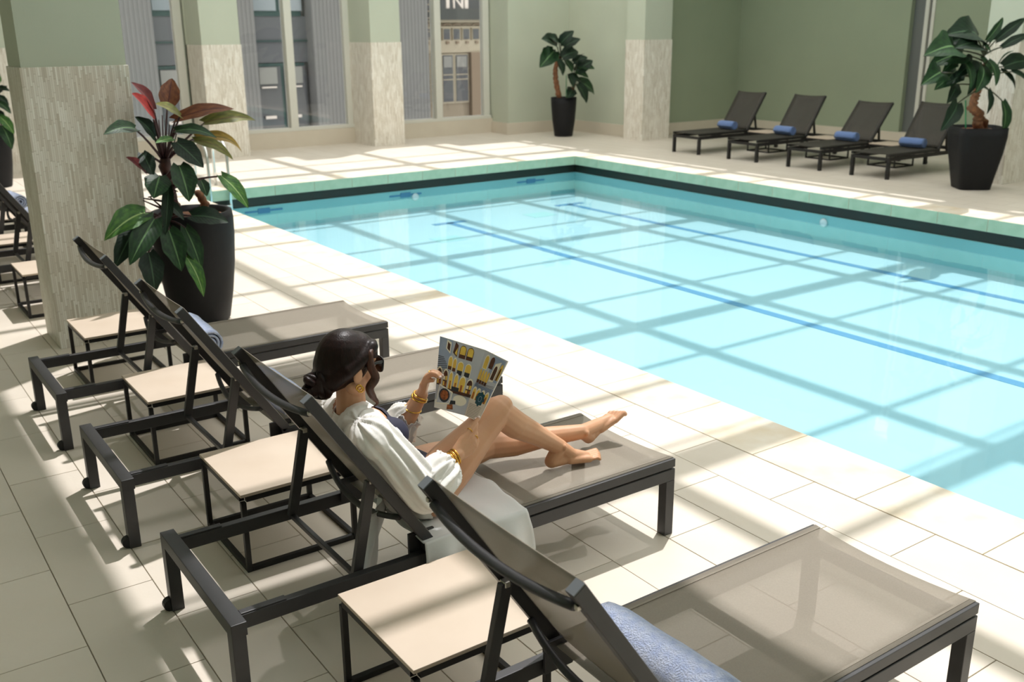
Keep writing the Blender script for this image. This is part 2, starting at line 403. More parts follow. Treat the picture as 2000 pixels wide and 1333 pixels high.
for X, Yend in ((7.20, 11.85), (9.50, 12.05)):
    b = MB(); b.box(X-.055, X+.055, -3, Yend, FZ, FZ+.003); b.box(X-.26, X+.26, Yend-.06, Yend+.06, FZ, FZ+.003); pool_part('lane_line', b, 'pool_blue')
for X in (4.92, 7.12, 9.42):
    b = MB(); zc = -.335
    b.box(X-.27, X+.27, PY1+.012, PY1+.02, zc-.012, zc+.012); b.box(X-.085, X+.085, PY1+.008, PY1+.02, zc-.035, zc+.035)
    pool_part('wall_target', b, 'pool_blue')
for X, Y in ((6.6, 10.9), (8.6, 11.6)):
    b = MB(); b.box(X-.2, X+.2, Y-.16, Y+.16, FZ, FZ+.003); pool_part('drain_grate', b, 'pool_grate')
b = MB(); b.lathe([(.055, 0), (.055, .012), (.03, .022), (.005, .025)], 20); o = b.build('pool_lamp', 'pool_lamp', pool, smooth=True)
o.location = V3((7.28, PY1+.012, -.38))-V3((PX0, PY1, FZ)); o.rotation_euler = (math.pi/2, 0, 0)
o2 = o.copy(); col.objects.link(o2); o2.location = V3((PX1+.012, 7.9, -.36))-V3((PX0, PY1, FZ)); o2.rotation_euler = (0, -math.pi/2, 0)
wt = MB(); wt.grid(lambda u, v: (PX0-.04+v*(PX1-PX0+.08), -3+u*(PY1+3.04), WZ), 2, 2)
wo = wt.build('pool_water', 'water'); tag(wo, 'clear turquoise pool water', 'water', kind='stuff')

# ---- walls
CZ = 5.0
def slab(name, boxes, m, label, cat='wall', bevel=0):
    b = MB()
    for bb in boxes: b.box(*bb)
    return struct(b.build(name, m, bevel=bevel), label, cat)
WY = 17.09
slab('wall_far_sill', [(-3.2, 11.46, WY-.02, WY+.25, 0, .285)], 'cream_stone', 'low cream stone sill wall under the tall windows')
slab('wall_far_lintel', [(-3.2, 11.46, WY, WY+.25, 4.4, CZ)], 'sage_wall', 'sage wall above the tall windows')
for i, (a, c) in enumerate(((-3.2, -.04), (2.38, 2.94), (5.40, 6.00), (8.42, 9.02))):
    slab('wall_far_pier', [(a, c, WY, WY+.25, .285, 4.4)], 'sage_wall', ['sage wall at the far left end', 'sage wall strip left of the first tall window', 'sage wall strip between the first two tall windows', 'sage wall strip between the second and third tall windows'][i])
slab('wall_far_corner', [(11.46, 11.66, 16.5, WY+.25, .22, CZ), (11.66, 13.1, 16.5, WY+.25, .22, CZ)], 'sage_wall', 'pale sage wall return beside the last window')
slab('wall_corner_right', [(12.95, 13.3, 14.45, 16.5, .22, CZ)], 'sage_wall', 'pale sage wall behind the potted plant in the corner')
slab('wall_alcove_back', [(13.3, RX+.3, 14.5, 14.8, .22, CZ)], 'sage_deep', 'green wall closing the lounger alcove')
slab('wall_right', [(RX, RX+.3, 10.66, 14.5, .22, CZ), (RX, RX+.3, -3, 10.2, .22, CZ)], 'sage_deep', 'long sage green wall behind the right loungers')
slab('wall_left', [(-3.5, -3.2, -3.3, WY+.25, -.12, CZ)], 'sage_wall', 'sage wall at the left end of the hall')
slab('wall_near', [(-3.5, RX+.3, -3.3, -3, -.7, CZ)], 'sage_wall', 'sage wall at the near end of the hall')
TR = [((11.40, 13.1, 16.46, 16.6, 0, .222), 'cream baseboard in the window corner'), ((11.43, 11.6, 16.6, WY+.2, 0, .222), 'cream baseboard on the wall return'), ((12.91, 13.3, 14.45, 16.46, 0, .222), 'cream baseboard behind the corner plant'),
      ((13.3, RX+.1, 14.46, 14.7, 0, .222), 'cream baseboard in the alcove'), ((RX-.04, RX+.2, -3, 14.46, 0, .222), 'cream baseboard behind the right loungers')]
for i, (bb, l) in enumerate(TR): slab('trim_%d' % (i+1), [bb], 'cream_stone', l, 'baseboard', bevel=.004)
# pillars with stone stick cladding to 1.80 m
def pillar(name, x0, x1, y0, y1, label, m='sage_wall'):
    r = empty(name, (x0, y0, 0)); struct(r, label, 'pillar')
    a = MB(); a.box(.012, x1-x0-.012, .012, y1-y0-.012, 1.8, CZ); a.build('painted_shaft', m, r)
    a = MB(); a.box(0, x1-x0, 0, y1-y0, 0, 1.8); a.build('stone_cladding', 'stick_stone', r, bevel=.003)
pillar('pillar_near', 1.128, 1.775, 6.84, 7.30, 'big stone clad pillar beside the large red leafed plant')
pillar('pillar_window', 5.40, 6.06, 16.35, WY+.05, 'stone clad pillar right of the first tall window')
pillar('pillar_window', 8.37, 8.985, 16.28, WY+.05, 'stone clad pillar left of the window with the beige building')
pillar('pillar_window', 2.36, 2.98, 16.35, WY+.05, 'stone clad pillar mostly hidden behind the near pillar')
pillar('pillar_right', 12.72, 13.41, 13.985, 14.5, 'stone clad pillar at the alcove corner beside the right loungers')
pillar('pillar_right', 12.75, 13.45, 7.02, 7.50, 'stone clad pillar behind the plant at the right edge')
# narrow door slot in the right wall
d = empty('door_1', (RX, 10.2, 0)); struct(d, 'narrow grey door panel with pale jamb in the right wall', 'door')
b = MB(); b.box(.10, .16, .18, .46, 0, 4.6); b.build('door_panel', 'door_grey', d)
b = MB(); b.box(-.02, .12, .11, .18, 0, 4.6); b.build('door_jamb', 'steel_frame', d)
b = MB(); b.box(.04, .12, .06, .11, 0, 4.6); b.build('door_gap', 'dark_gap', d)
b = MB(); b.box(-.02, .12, 0, .06, 0, 4.6); b.build('door_jamb', 'steel_frame', d)
# windows
for i, xc in enumerate((4.16, 7.20, 10.22, 1.17)):
    x0, x1 = xc-1.21, xc+1.21
    r = empty('window_%d' % (i+1), (xc, WY, .285)); struct(r, ['tall window seen past the near pillar', 'tall two pane window facing the grey building', 'tall two pane window facing the beige building', 'tall window at the far left hidden by the near pillar'][i], 'window')
    def fr(name, a, c, z0, z1, y0=.03, y1=.15):
        b = MB(); b.box(a-xc, c-xc, y0, y1, z0-.285, z1-.285); b.build(name, 'steel_frame', r, bevel=.006)
    fr('window_frame', x0, x0+.14, .285, 4.4); fr('window_frame', x1-.14, x1, .285, 4.4)
    fr('mullion', xc-.07, xc+.07, .34, 4.4, -.02, .15); fr('window_rail', x0, x1, .285, .345, -.02, .15)
    for s in (-1, 1):
        b = MB(); q = sorted((s*.07, s*1.07)); b.box(q[0], q[1], .10, .108, .06, 4.11); b.build('pane', 'window_glass', r)
# ceiling and skylight
slab('ceiling', [(-3.5, 2.52, -3.3, WY+.25, CZ, CZ+.25), (12.95, RX+.3, -3.3, WY+.25, CZ, CZ+.25), (2.52, 12.95, -3.3, -1.5, CZ, CZ+.25), (2.52, 12.95, 17.05, WY+.25, CZ, CZ+.25)], 'ceiling_white', 'white ceiling around the skylight', 'ceiling')
sk = empty('skylight', (2.49, -1.5, CZ)); struct(sk, 'glazed skylight with a grid of beams above the pool', 'skylight')
def beam(name, x0, x1, y0, y1, h):
    b = MB(); b.box(x0-2.49, x1-2.49, y0+1.5, y1+1.5, 0, h); b.build(name, 'ceiling_white', sk)
beam('skylight_beam', 3.32, 3.74, -1.5, 17.05, .2)
for X in (4.80, 6.38, 7.97, 9.54, 11.12, 12.70): beam('skylight_beam', X-.075, X+.075, -1.5, 17.05, .06)
for Y in (.82, 4.28, 7.75, 11.25, 14.80):
    beam('skylight_crossbeam', 2.49, 12.95, Y-.11, Y+.11, .06)
    for dy in (-.9, .9): beam('glazing_bar', 2.49, 12.95, Y+dy-.032, Y+dy+.032, .06)
beam('glazing_bar', 2.49, 12.95, 4.45, 4.478, .06)
#@@STRUCT_END

# ------------------------------------------------------------------ buildings across the street
def facade(name, loc, label, parts):
    r = empty(name, loc, 0, label, 'building')
    return r
gb = empty('office_building', (4, 27, -8), 0, 'dark grey ribbed building across the street', 'building')
def bpart(root, name, m, *boxes):
    b = MB(); o = root.location
    for (x0, x1, y0, y1, z0, z1) in boxes: b.box(x0-o.x, x1-o.x, y0-o.y, y1-o.y, z0-o.z, z1-o.z)
    return b.build(name, m, root)
GY = 27.0
bpart(gb, 'wall', 'grey_facade', (-3, 15.9, GY+.6, GY+5, -8, 14))
o = gb.location
BAYS = [2.33+2.70*i for i in range(5)]
for a in [x+1.67 for x in [-.37]+BAYS]:
    p = bpart(gb, 'pier', 'grey_facade', (a, a+1.03, GY, GY+.6, -8, 14)); k = a+.02
    while k < a+1.0:
        b = MB(); b.box(k-o.x, k+.05-o.x, GY-.015-o.y, GY-o.y, 0, 22); b.build('rib', 'grey_facade', p); k += .115
for a in BAYS:
    c = a+1.67
    bpart(gb, 'spandrel', 'grey_dark', (a, c, GY+.45, GY+.62, 1.16, 2.40)); bpart(gb, 'sill', 'green_trim', (a, c, GY+.40, GY+.45, 1.72, 1.76))
    for z0, z1, pale in ((-.75, 1.14, 0), (2.40, 4.6, 1), (5.8, 8.0, 1)):
        wf = bpart(gb, 'window', 'green_trim', (a+.06, c-.14, GY+.42, GY+.60, z0, z1)); ww = .66
        for i in range(2):
            x0 = a+.13+i*(ww+.10)
            b = MB(); b.box(x0-o.x, x0+ww-o.x, GY+.38-o.y, GY+.42-o.y, z0+.14-o.z, z1-.08-o.z); b.build('pane', 'glass_pale' if pale else 'glass_mid', wf)
            if not pale:
                b = MB(); b.box(x0+.02-o.x, x0+ww-.12-o.x, GY+.34-o.y, GY+.37-o.y, z1-.55-o.z, z1-.10-o.z); b.build('blind', 'blind_grey', wf)
                b = MB(); b.box(x0+.06-o.x, x0+ww-.16-o.x, GY+.32-o.y, GY+.36-o.y, z1-.66-o.z, z1-.62-o.z); b.build('sash_bar', 'white_sign', wf)
                b = MB(); b.box(x0+.10-o.x, x0+.42-o.x, GY+.30-o.y, GY+.36-o.y, z1-1.50-o.z, z1-1.42-o.z); b.build('sash_bar', 'white_sign', wf)
bb = empty('stone_building', (18, 30, -8), 0, 'beige stone building with an arcaded cornice and tall windows', 'building')
BY = 30.0; o = bb.location
bpart(bb, 'wall', 'beige_facade', (16.3, 26, BY, BY+2, -8, 2.3))
bpart(bb, 'frieze', 'beige_pale', (16.3, 26, BY-.08, BY, 1.26, 1.66))
bpart(bb, 'cornice', 'beige_pale', (16.3, 26, BY-.2, BY, 2.24, 2.32)); bpart(bb, 'arcade_header', 'beige_pale', (16.3, 26, BY-.08, BY, 2.06, 2.11))
bpart(bb, 'roof', 'roof_dark', (16.3, 26, BY-.3, BY+2, 2.32, 2.68))
bpart(bb, 'brick_pier', 'brown_stone', (19.16, 21, BY-.2, BY, -8, 1.26))
for i in range(11):
    xx = 16.56+i*.39
    wf = bpart(bb, 'window', 'beige_pale', (xx, xx+.31, BY-.06, BY, 1.66, 2.06))
    b = MB(); b.box(xx+.035-o.x, xx+.275-o.x, BY-.08-o.y, BY-.06-o.y, 1.69-o.z, 2.03-o.z); b.build('pane', 'glass_mid', wf)
    b = MB(); b.tube([(xx+.155+.16*math.cos(t)-o.x, BY-.10-o.y, 2.12+.07*math.sin(t)-o.z) for t in [math.pi*j/8 for j in range(9)]], .025, 6); b.build('arch', 'brown_stone', bb)
    bpart(bb, 'bracket', 'brown_stone', (xx+.10, xx+.21, BY-.14, BY-.08, 1.55, 1.63))
for xx, ww in ((16.5, .34), (17.1, .4), (17.62, .36), (18.08, .40), (18.60, .48)):
    wf = bpart(bb, 'window', 'beige_pale', (xx-.05, xx+ww+.05, BY-.06, BY, -.42, 1.22))
    b = MB(); b.box(xx-o.x, xx+ww-o.x, BY-.08-o.y, BY-.06-o.y, -.36-o.z, 1.18-o.z); b.build('pane', 'glass_mid', wf)
    b = MB(); b.box(xx+.03-o.x, xx+ww-.05-o.x, BY-.10-o.y, BY-.08-o.y, .78-o.z, 1.14-o.z); b.build('blind', 'blind_grey', wf)
    for zz in (.36, .52):
        b = MB(); b.box(xx-o.x, xx+ww-o.x, BY-.10-o.y, BY-.08-o.y, zz-o.z, zz+.03-o.z); b.build('sash_bar', 'beige_pale', wf)
bk = empty('tower_block', (20, 34, -8), 0, 'tall grey block rising behind the beige building', 'building')
bpart(bk, 'wall', 'grey_facade', (14, 34, 34, 36, -8, 14))
for i in range(6): bpart(bk, 'window_band', 'glass_mid', (14.4, 33.6, 33.9, 34, 2.2+i*1.9, 3.3+i*1.9))
tw = empty('fire_escape', (17.0, 29.5, -8), 0, 'tan steel scaffold stair seen through the third window', 'fire escape')
for dx in (0, .22, .44, .66):
    b = MB(); b.box(dx, dx+.04, 0, .04, 0, 11.2); b.build('post', 'beige_facade', tw)
for i in range(20):
    b = MB(); b.box(0, .70, 0, .04, 7+i*.21, 7.03+i*.21); b.build('rung', 'beige_facade', tw)
ff = bpy.data.curves.new('letter', 'FONT'); ff.body = 'N'; ff.size = .62; ff.extrude = .03
lt = bpy.data.objects.new('sign_letter', ff); col.objects.link(lt); bpy.context.view_layer.update()
lm = bpy.data.meshes.new_from_object(lt); bpy.data.objects.remove(lt)
lm.materials.clear(); lm.materials.append(M['white_sign'])
lo = link('sign_letter', lm); lo.location = (18.42, 29.8, 2.68); lo.rotation_euler = (math.pi/2, 0, 0)
tag(lo, 'white letter N standing on the dark roof edge of the beige building', 'letter')
b = MB(); b.box(0, .13, 0, .06, 0, .44); l2 = b.build('sign_letter', 'white_sign'); l2.location = (18.93, 29.78, 2.68); tag(l2, 'white upright letter stroke right of the letter N on the roof', 'letter')
b = MB(); b.box(0, .12, 0, .06, 0, .44); l3 = b.build('sign_letter', 'white_sign'); l3.location = (18.2, 29.78, 2.68); tag(l3, 'white upright letter stroke left of the letter N on the roof', 'letter')
slab('street', [(-30, 60, 17.5, 80, -8.2, -8)], 'asphalt', 'grey street far below the windows', 'street')

# ------------------------------------------------------------------ loungers
def make_lounger(dark=False, tilt=None):
    r = empty('sun_lounger')
    F = 'black_metal' if dark else 'charcoal_metal'; S = 'sling_dark' if dark else 'sling'
    def p(name, b, m=F, par=r, bevel=.002, **kw): return b.build(name, m, par, bevel=bevel, **kw)
    hw = .31
    for s in (-1, 1):
        y0, y1 = sorted((s*.36, s*.315))
        lg = p('leg', MB().box(0, .045, y0, y1, 0, .26))
        w_ = MB(); n = 16
        yc = (y0+y1)/2
        vs = [(-.001+.024*math.cos(2*math.pi*j/n), yc+q, .0245+.024*math.sin(2*math.pi*j/n)) for q in (-.014, .014) for j in range(n)]
        w_.add(vs, [tuple(range(n)), tuple(range(2*n-1, n-1, -1))]+[(j, n+j, n+(j+1) % n, (j+1) % n) for j in range(n)])
        w_.build('wheel', 'rubber', lg)
        y0, y1 = sorted((s*hw, s*(hw-.03)))
        p('side_rail', MB().box(.05, 1.87, y0, y1, .245, .295))
        ya, yb = sorted((s*hw, s*(hw-.045)))
        p('leg', MB().box(1.825, 1.87, ya, yb, 0, .245))
        p('seat_rail', MB().box(.70, 1.87, y0, y1, .302, .338))
        p('rail_bracket', MB().box(.05, .20, y0+.002, y1-.002, .295, .301))
    p('rear_crossbar', MB().box(0, .05, -.36, .36, .255, .302))
    p('front_crossbar', MB().box(1.83, 1.868, -hw+.03, hw-.03, .25, .29))
    p('under_crossbar', MB().box(1.24, 1.275, -hw+.03, hw-.03, .255, .285))
    def seat(u, v):
        x = .70+u*1.168; y = -hw+.012+v*(2*hw-.024); k = math.sin(math.pi*v)
        e = min(1, (1-u)*8); 
        return (x - (1-e)*.014*k, y, .3395-.010*k**.7*min(1, u*6+.3))
    st = MB().grid(seat, 16, 8); p('seat_sling', st, S, bevel=0, solid=.003, smooth=True)
    for s in (-1, 1):
        b = MB(); b.box(.72, 1.862, s*(hw-.032)-.004, s*(hw-.032)+.004, .3395, .3415); p('sling_hem', b, S, bevel=0)
    # backrest
    P0 = V3((.722, 0, .332)); P1 = V3((.318, 0, .938))
    if tilt: P1 = P0+V3((-math.cos(tilt), 0, math.sin(tilt)))*(P1-P0).length
    ax = (P1-P0).normalized(); nb = V3((-ax.z, 0, ax.x))      # nb points to the rear
    if nb.x > 0: nb = -nb
    def bp(t, y, off=0): q = P0+ax*t*.728+nb*off; return V3((q.x, y, q.z))
    for s in (-1, 1):
        y = s*(hw-.015)
        rl = p('back_rail', MB().bar(bp(0, y), bp(1, y), .03, .036, up=nb))
        MB().bar(bp(1, y), bp(1.004, y), .028, .034, up=nb).build('end_cap', 'cap_metal', rl)
        b = MB(); q = bp(.94, s*(hw-.015), .0205); b.box(q.x-.006, q.x+.006, q.y-.006, q.y+.006, q.z-.006, q.z+.006); b.build('bolt', 'bolt_steel', rl, bevel=.002)
    def back(u, v):
        y = -hw+.012+v*(2*hw-.024); k = math.sin(math.pi*v)
        t = .02+u*(.975-.02*k*u)
        return bp(t, y, -.019+.022*k**.8*math.sin(math.pi*min(1, .12+u*.9)))
    p('back_sling', MB().grid(back, 14, 8), S, bevel=0, solid=.003, smooth=True)
    def bow(t, amp, dt, r_):
        pts = [bp(t+dt*(1-(2*k/14-1)**2), -hw+.03+(2*hw-.06)*k/14, .02+amp*(1-(2*k/14-1)**2)) for k in range(15)]
        return MB().tube(pts, r_, 8, flat=1.3, up=nb)
    p('head_brace', bow(.93, .028, -.01, .010), smooth=True, bevel=0)
    p('lower_brace', bow(.20, .05, -.03, .009), smooth=True, bevel=0)
    for s in (-1, 1):
        a = bp(.45, s*(hw-.045), .012); c = V3((.46, s*(hw-.045), .27))
        sp_ = p('support_strut', MB().bar(c, a, .022, .036, up=(1, 0, 0)))
        b = MB(); b.box(a.x-.009, a.x+.009, a.y-.014, a.y+.014, a.z-.009, a.z+.009); b.build('bolt', 'bolt_steel', sp_, bevel=.003)
        p('pivot_plate', MB().box(.66, .76, s*(hw-.045)-.006, s*(hw-.045)+.006, .26, .36))
    p('strut_bar', MB().bar((.46, -hw+.05, .268), (.46, hw-.05, .268), .018, .018))
    return r
lp = make_lounger()
LY = {'a': 5.40, 'b': 4.19, 'c': 2.955, 'd': 1.65}
near = [(5.40, 'charcoal sun lounger nearest the pillar and the red leafed plant'), (4.19, 'empty charcoal sun lounger just behind the reading woman'),
        (2.955, 'charcoal sun lounger the woman in white lies on'), (1.65, 'charcoal sun lounger in the front with see-through taupe mesh seat'),
        (8.66, 'sun lounger just behind the near pillar at the left edge'), (9.90, 'sun lounger second behind the near pillar at the left edge'), (11.15, 'sun lounger farthest behind the near pillar')]
for i, (yc, lab) in enumerate(near):
    o = lp if i == 0 else copy_tree(lp)
    o.location = (.775, yc, 0); tag(o, lab, 'sun lounger', 'loungers in a row along the near pool side')
ld = make_lounger(dark=True); ld3 = make_lounger(dark=True, tilt=math.radians(50))
rl_lab = ['dark sun lounger farthest left in the right hand row', 'dark sun lounger second from the alcove pillar', 'dark sun lounger third from the alcove pillar with a lower back', 'dark sun lounger partly hidden by the potted plant at right']
RL = [12.06, 10.82, 9.62, 8.49]
for i, yc in enumerate(RL):
    o = ld3 if i == 2 else (ld if i == 0 else copy_tree(ld))
    o.location = (11.955+1.87, yc, 0); o.rotation_euler = (0, 0, math.pi); tag(o, rl_lab[i], 'sun lounger', 'loungers by the right wall')

# ------------------------------------------------------------------ side tables
def make_table():
    r = empty('side_table'); w_ = .475; t = .022
    MB().box(0, w_, 0, w_, .318, .331).build('table_top', 'table_top', r, bevel=.0015)
    for (x, y) in ((0, 0), (w_-t, 0), (0, w_-t), (w_-t, w_-t)): MB().box(x+.001, x+t-.001, y+.001, y+t-.001, .0, .296).build('leg', 'black_metal', r, bevel=.0015)
    for z0, z1, nm in ((.296, .318, 'apron_bar'), (0.0, t, 'foot_bar')):
        MB().box(t, w_-t, .001, t-.001, z0, z1).build(nm, 'black_metal', r, bevel=.0015); MB().box(t, w_-t, w_-t+.001, w_-.001, z0, z1).build(nm, 'black_metal', r, bevel=.0015)
        a, c = (0.001, w_-.001) if z0 > .1 else (t, w_-t)
        MB().box(.001, t-.001, t, w_-t, z0, z1).build(nm, 'black_metal', r, bevel=.0015); MB().box(w_-t+.001, w_-.001, t, w_-t, z0, z1).build(nm, 'black_metal', r, bevel=.0015)
    return r
tb = make_table()
tabs = [(5.85, 'low beige topped side table against the near pillar'), (4.585, 'low beige topped side table between the two empty loungers'), (3.37, 'low beige topped side table behind the lounger the woman lies on'),
        (2.055, 'low beige topped side table in the front with a shadow band across it'), (7.76, 'low side table behind the near pillar at the left edge'), (9.05, 'low side table between the first two loungers behind the near pillar'), (10.30, 'low side table farthest behind the near pillar')]
for i, (y, lab) in enumerate(tabs):
    o = tb if i == 0 else copy_tree(tb)
    o.location = (1.095, y, 0); tag(o, lab, 'side table', 'side tables between the loungers')
for i, y in enumerate((11.21, 9.98, 8.82)):
    o = copy_tree(tb); o.location = (11.955+1.87-.32, y+.475, 0); o.rotation_euler = (0, 0, math.pi)
    tag(o, ['low side table between the first and second right hand loungers', 'low side table between the second and third right hand loungers', 'low side table between the third and fourth right hand loungers'][i], 'side table', 'side tables between the right hand loungers')
for ch in bpy.data.objects:
    pass

# ------------------------------------------------------------------ rolled towels
def towel(rad, ln, m, turns=3.2):
    n = 46; path = []
    for i in range(n+1):
        t = i/n*turns*2*math.pi; r = .012+(rad-.012)*(i/n); path.append((r*math.cos(t+2.2), r*math.sin(t+2.2)))
    th = (rad-.012)/turns*.40
    b = MB(); rows_ = 9
    vs = []
    for j in range(rows_+1):
        y = -ln/2+ln*j/rows_
        for i, (x, z) in enumerate(path):
            l = math.hypot(x, z); k = 1+.02*math.sin(j*1.7+i*.35); e = -.012 if j in (0, rows_) else 0
            vs.append((x*(1+(th+e*.4)/l)*k, y, z*(1+(th+e*.4)/l)*k)); vs.append((x*(1-th/l), y, z*(1-th/l)))
    W = 2*(n+1); fs = []
    for j in range(rows_):
        for i in range(n):
            a = j*W+2*i; fs.append((a, a+2, a+W+2, a+W)); a += 1; fs.append((a+2, a, a+W, a+W+2))
        a = j*W+2*n; fs.append((a, a+1, a+W+1, a+W))
    for j in (0, rows_):
        for i in range(n):
            a = j*W+2*i; fs.append((a, a+1, a+3, a+2) if j == 0 else (a, a+2, a+3, a+1))
    b.add(vs, fs); return b.build('rolled_towel', m, smooth=True)
def put_towel(t, x, y, z, lab, group, rz=0):
    t.location = (x, y, z); t.rotation_euler = (0, 0, rz); tag(t, lab, 'towel', group)
tl = towel(.072, .36, 'towel_blue')
for i, yc in enumerate(RL):
    t = tl if i == 0 else tl.copy()
    if i: col.objects.link(t)
    put_towel(t, 11.955+1.87-.87, yc+.02, .405, ['blue rolled towel on the farthest left of the right hand loungers', 'blue rolled towel on the second right hand lounger', 'blue rolled towel on the third right hand lounger', 'blue rolled towel on the lounger beside the right potted plant'][i], 'rolled towels on the right hand loungers', .05*(i-1.5))
t2 = towel(.072, .46, 'towel_pale')
pts_ = [(1.572, 5.27, 'pale blue rolled towel on the lounger nearest the near pillar'), (1.572, 4.13, 'pale blue rolled towel on the lounger behind the woman'), (1.585, 1.60, 'pale blue rolled towel on the front lounger at the bottom edge'),
        (1.575, 9.75, 'pale blue rolled towel lower of two behind the near pillar'), (1.575, 10.95, 'pale blue rolled towel upper of two behind the near pillar')]
for i, (x, y, lab) in enumerate(pts_):
    t = t2 if i == 0 else t2.copy()
    if i: col.objects.link(t)
    put_towel(t, x, y, .415, lab, 'rolled towels on the near loungers', .04*(i-1))

# ------------------------------------------------------------------ pool ladder
ldr = empty('pool_ladder', (4.32, PY1, -.6), 0, 'pale steel pool ladder with two hooped handrails at the pool corner', 'ladder')
for X in (-.13, .13):
    pts_ = [(X, -.05, 0), (X, -.05, .6)] + [(X, -.05+.27*(1-math.cos(a)), 1.02+.23*math.sin(a)) for a in [math.pi*j/10 for j in range(11)]] + [(X, .49, .8), (X, .49, .6)]
    MB().tube(pts_, .02, 10).build('handrail', 'chrome', ldr, smooth=True)
for z in (.12, .38): MB().box(-.13, .13, -.09, -.01, z, z+.025).build('step', 'chrome', ldr, bevel=.004)
#@@OBJ_END

# ------------------------------------------------------------------ potted plants
def leaf_obj(root, base, tip, width, m, arch=.12, fold=.25, up=(0, -.35, 1), wav=.06, cord=.0):
    base, tip = V3(base), V3(tip); d = tip-base; L = d.length; dn = d.normalized()
    upv = V3(up); side = dn.cross(upv)
    if side.length < .2: side = dn.cross(V3((.3, -1, .2)))
    side.normalize(); n = side.cross(dn).normalized()
    if n.z < 0 and abs(n.z) > .3: n = -n
    ph = random.uniform(0, 6)
    def fn(u, v):
        w_ = width*.5*(math.sin(math.pi*min(1, (u*.94+.05))**.80)**.8)*(1-.22*u)*1.14*(1+.05*math.sin(u*17+ph))
        if u > .999: w_ = 0
        s = (v-.5)*2
        back = -.10*L*abs(s)**1.5*max(0, 1-u*5)          # heart shaped shoulders
        p = base+d*u+dn*back+n*(arch*L*4*u*(1-u)-.25*arch*L*u)
        p = p+side*(s*w_)+n*(abs(s)*w_*fold+wav*width*.25*math.sin(u*11+ph)*s*s)
        return p
    b = MB().grid(fn, 12, 6)
    o = b.build('leaf', m, root, smooth=True); o.matrix_parent_inverse = Matrix.Translation(-root.location)
    return o
def petiole(root, leaf, a, base, m, r=.006, sag=.03):
    a, base = V3(a), V3(base); mid = (a+base)/2+V3((0, 0, sag))
    pts = [a*(1-t)**2+mid*2*t*(1-t)+base*t*t for t in (0, .25, .5, .75, 1)]
    o = MB().tube(pts, [r*1.3, r*1.1, r, r*.9, r*.8], 6).build('petiole', m, leaf, smooth=True)
def pot(root, prof, shape=None, n=32, soil_r=.9, smooth=True):
    MB().lathe(prof+[(prof[-1][0]-.025, prof[-1][1]), (prof[-1][0]-.035, prof[-1][1]-.07)], n, shape=shape).build('pot', 'pot_black', root, smooth=smooth)
    top = prof[-1]; so_ = MB(); z = top[1]-.045; R = top[0]-.03
    so_.lathe([(.01, z+.03), (R*.5, z+.02), (R, z)][::-1], n, shape=shape, capb=False); so_.build('soil', 'soil', root, smooth=True)

# --- large red leafed plant beside the near pillar
C = V3((2.12, 6.98, 0))
pl = empty('potted_plant', C, 0, 'large potted plant with red and green leaves beside the near pillar', 'potted plant')
pot(pl, [(.185, 0), (.20, .02), (.235, .2), (.265, .42), (.28, .62), (.282, .74), (.275, .80)], n=40)
def stem(root, pts, r, m='stem_dark', name='stem'):
    q = []
    rr = []
    for i, p in enumerate(pts):
        q.append(V3(p)-root.location); rr.append(r*(1-.3*i/len(pts)))
    n = 8; fine = []; fr_ = []
    for i in range(len(q)-1):
        for k in range(n): t = k/n; fine.append(q[i].lerp(q[i+1], t)+V3((random.uniform(-1, 1), random.uniform(-1, 1), 0))*r*.18); fr_.append((rr[i]*(1-t)+rr[i+1]*t)*(1.0+.22*(k % 3 == 0)))
    fine.append(q[-1]); fr_.append(rr[-1])
    return MB().tube(fine, fr_, 9).build(name, m, root, smooth=True)
PY_ = 6.80
stem(pl, [(2.10, 6.98, .70), onY(345, 425, 6.95), onY(330, 370, 6.85), onY(322, 310, 6.8)], .045)
stem(pl, [(2.20, 6.98, .72), onY(400, 398, 6.95), onY(386, 375, 6.9)], .03, 'stem_brown', 'stump')
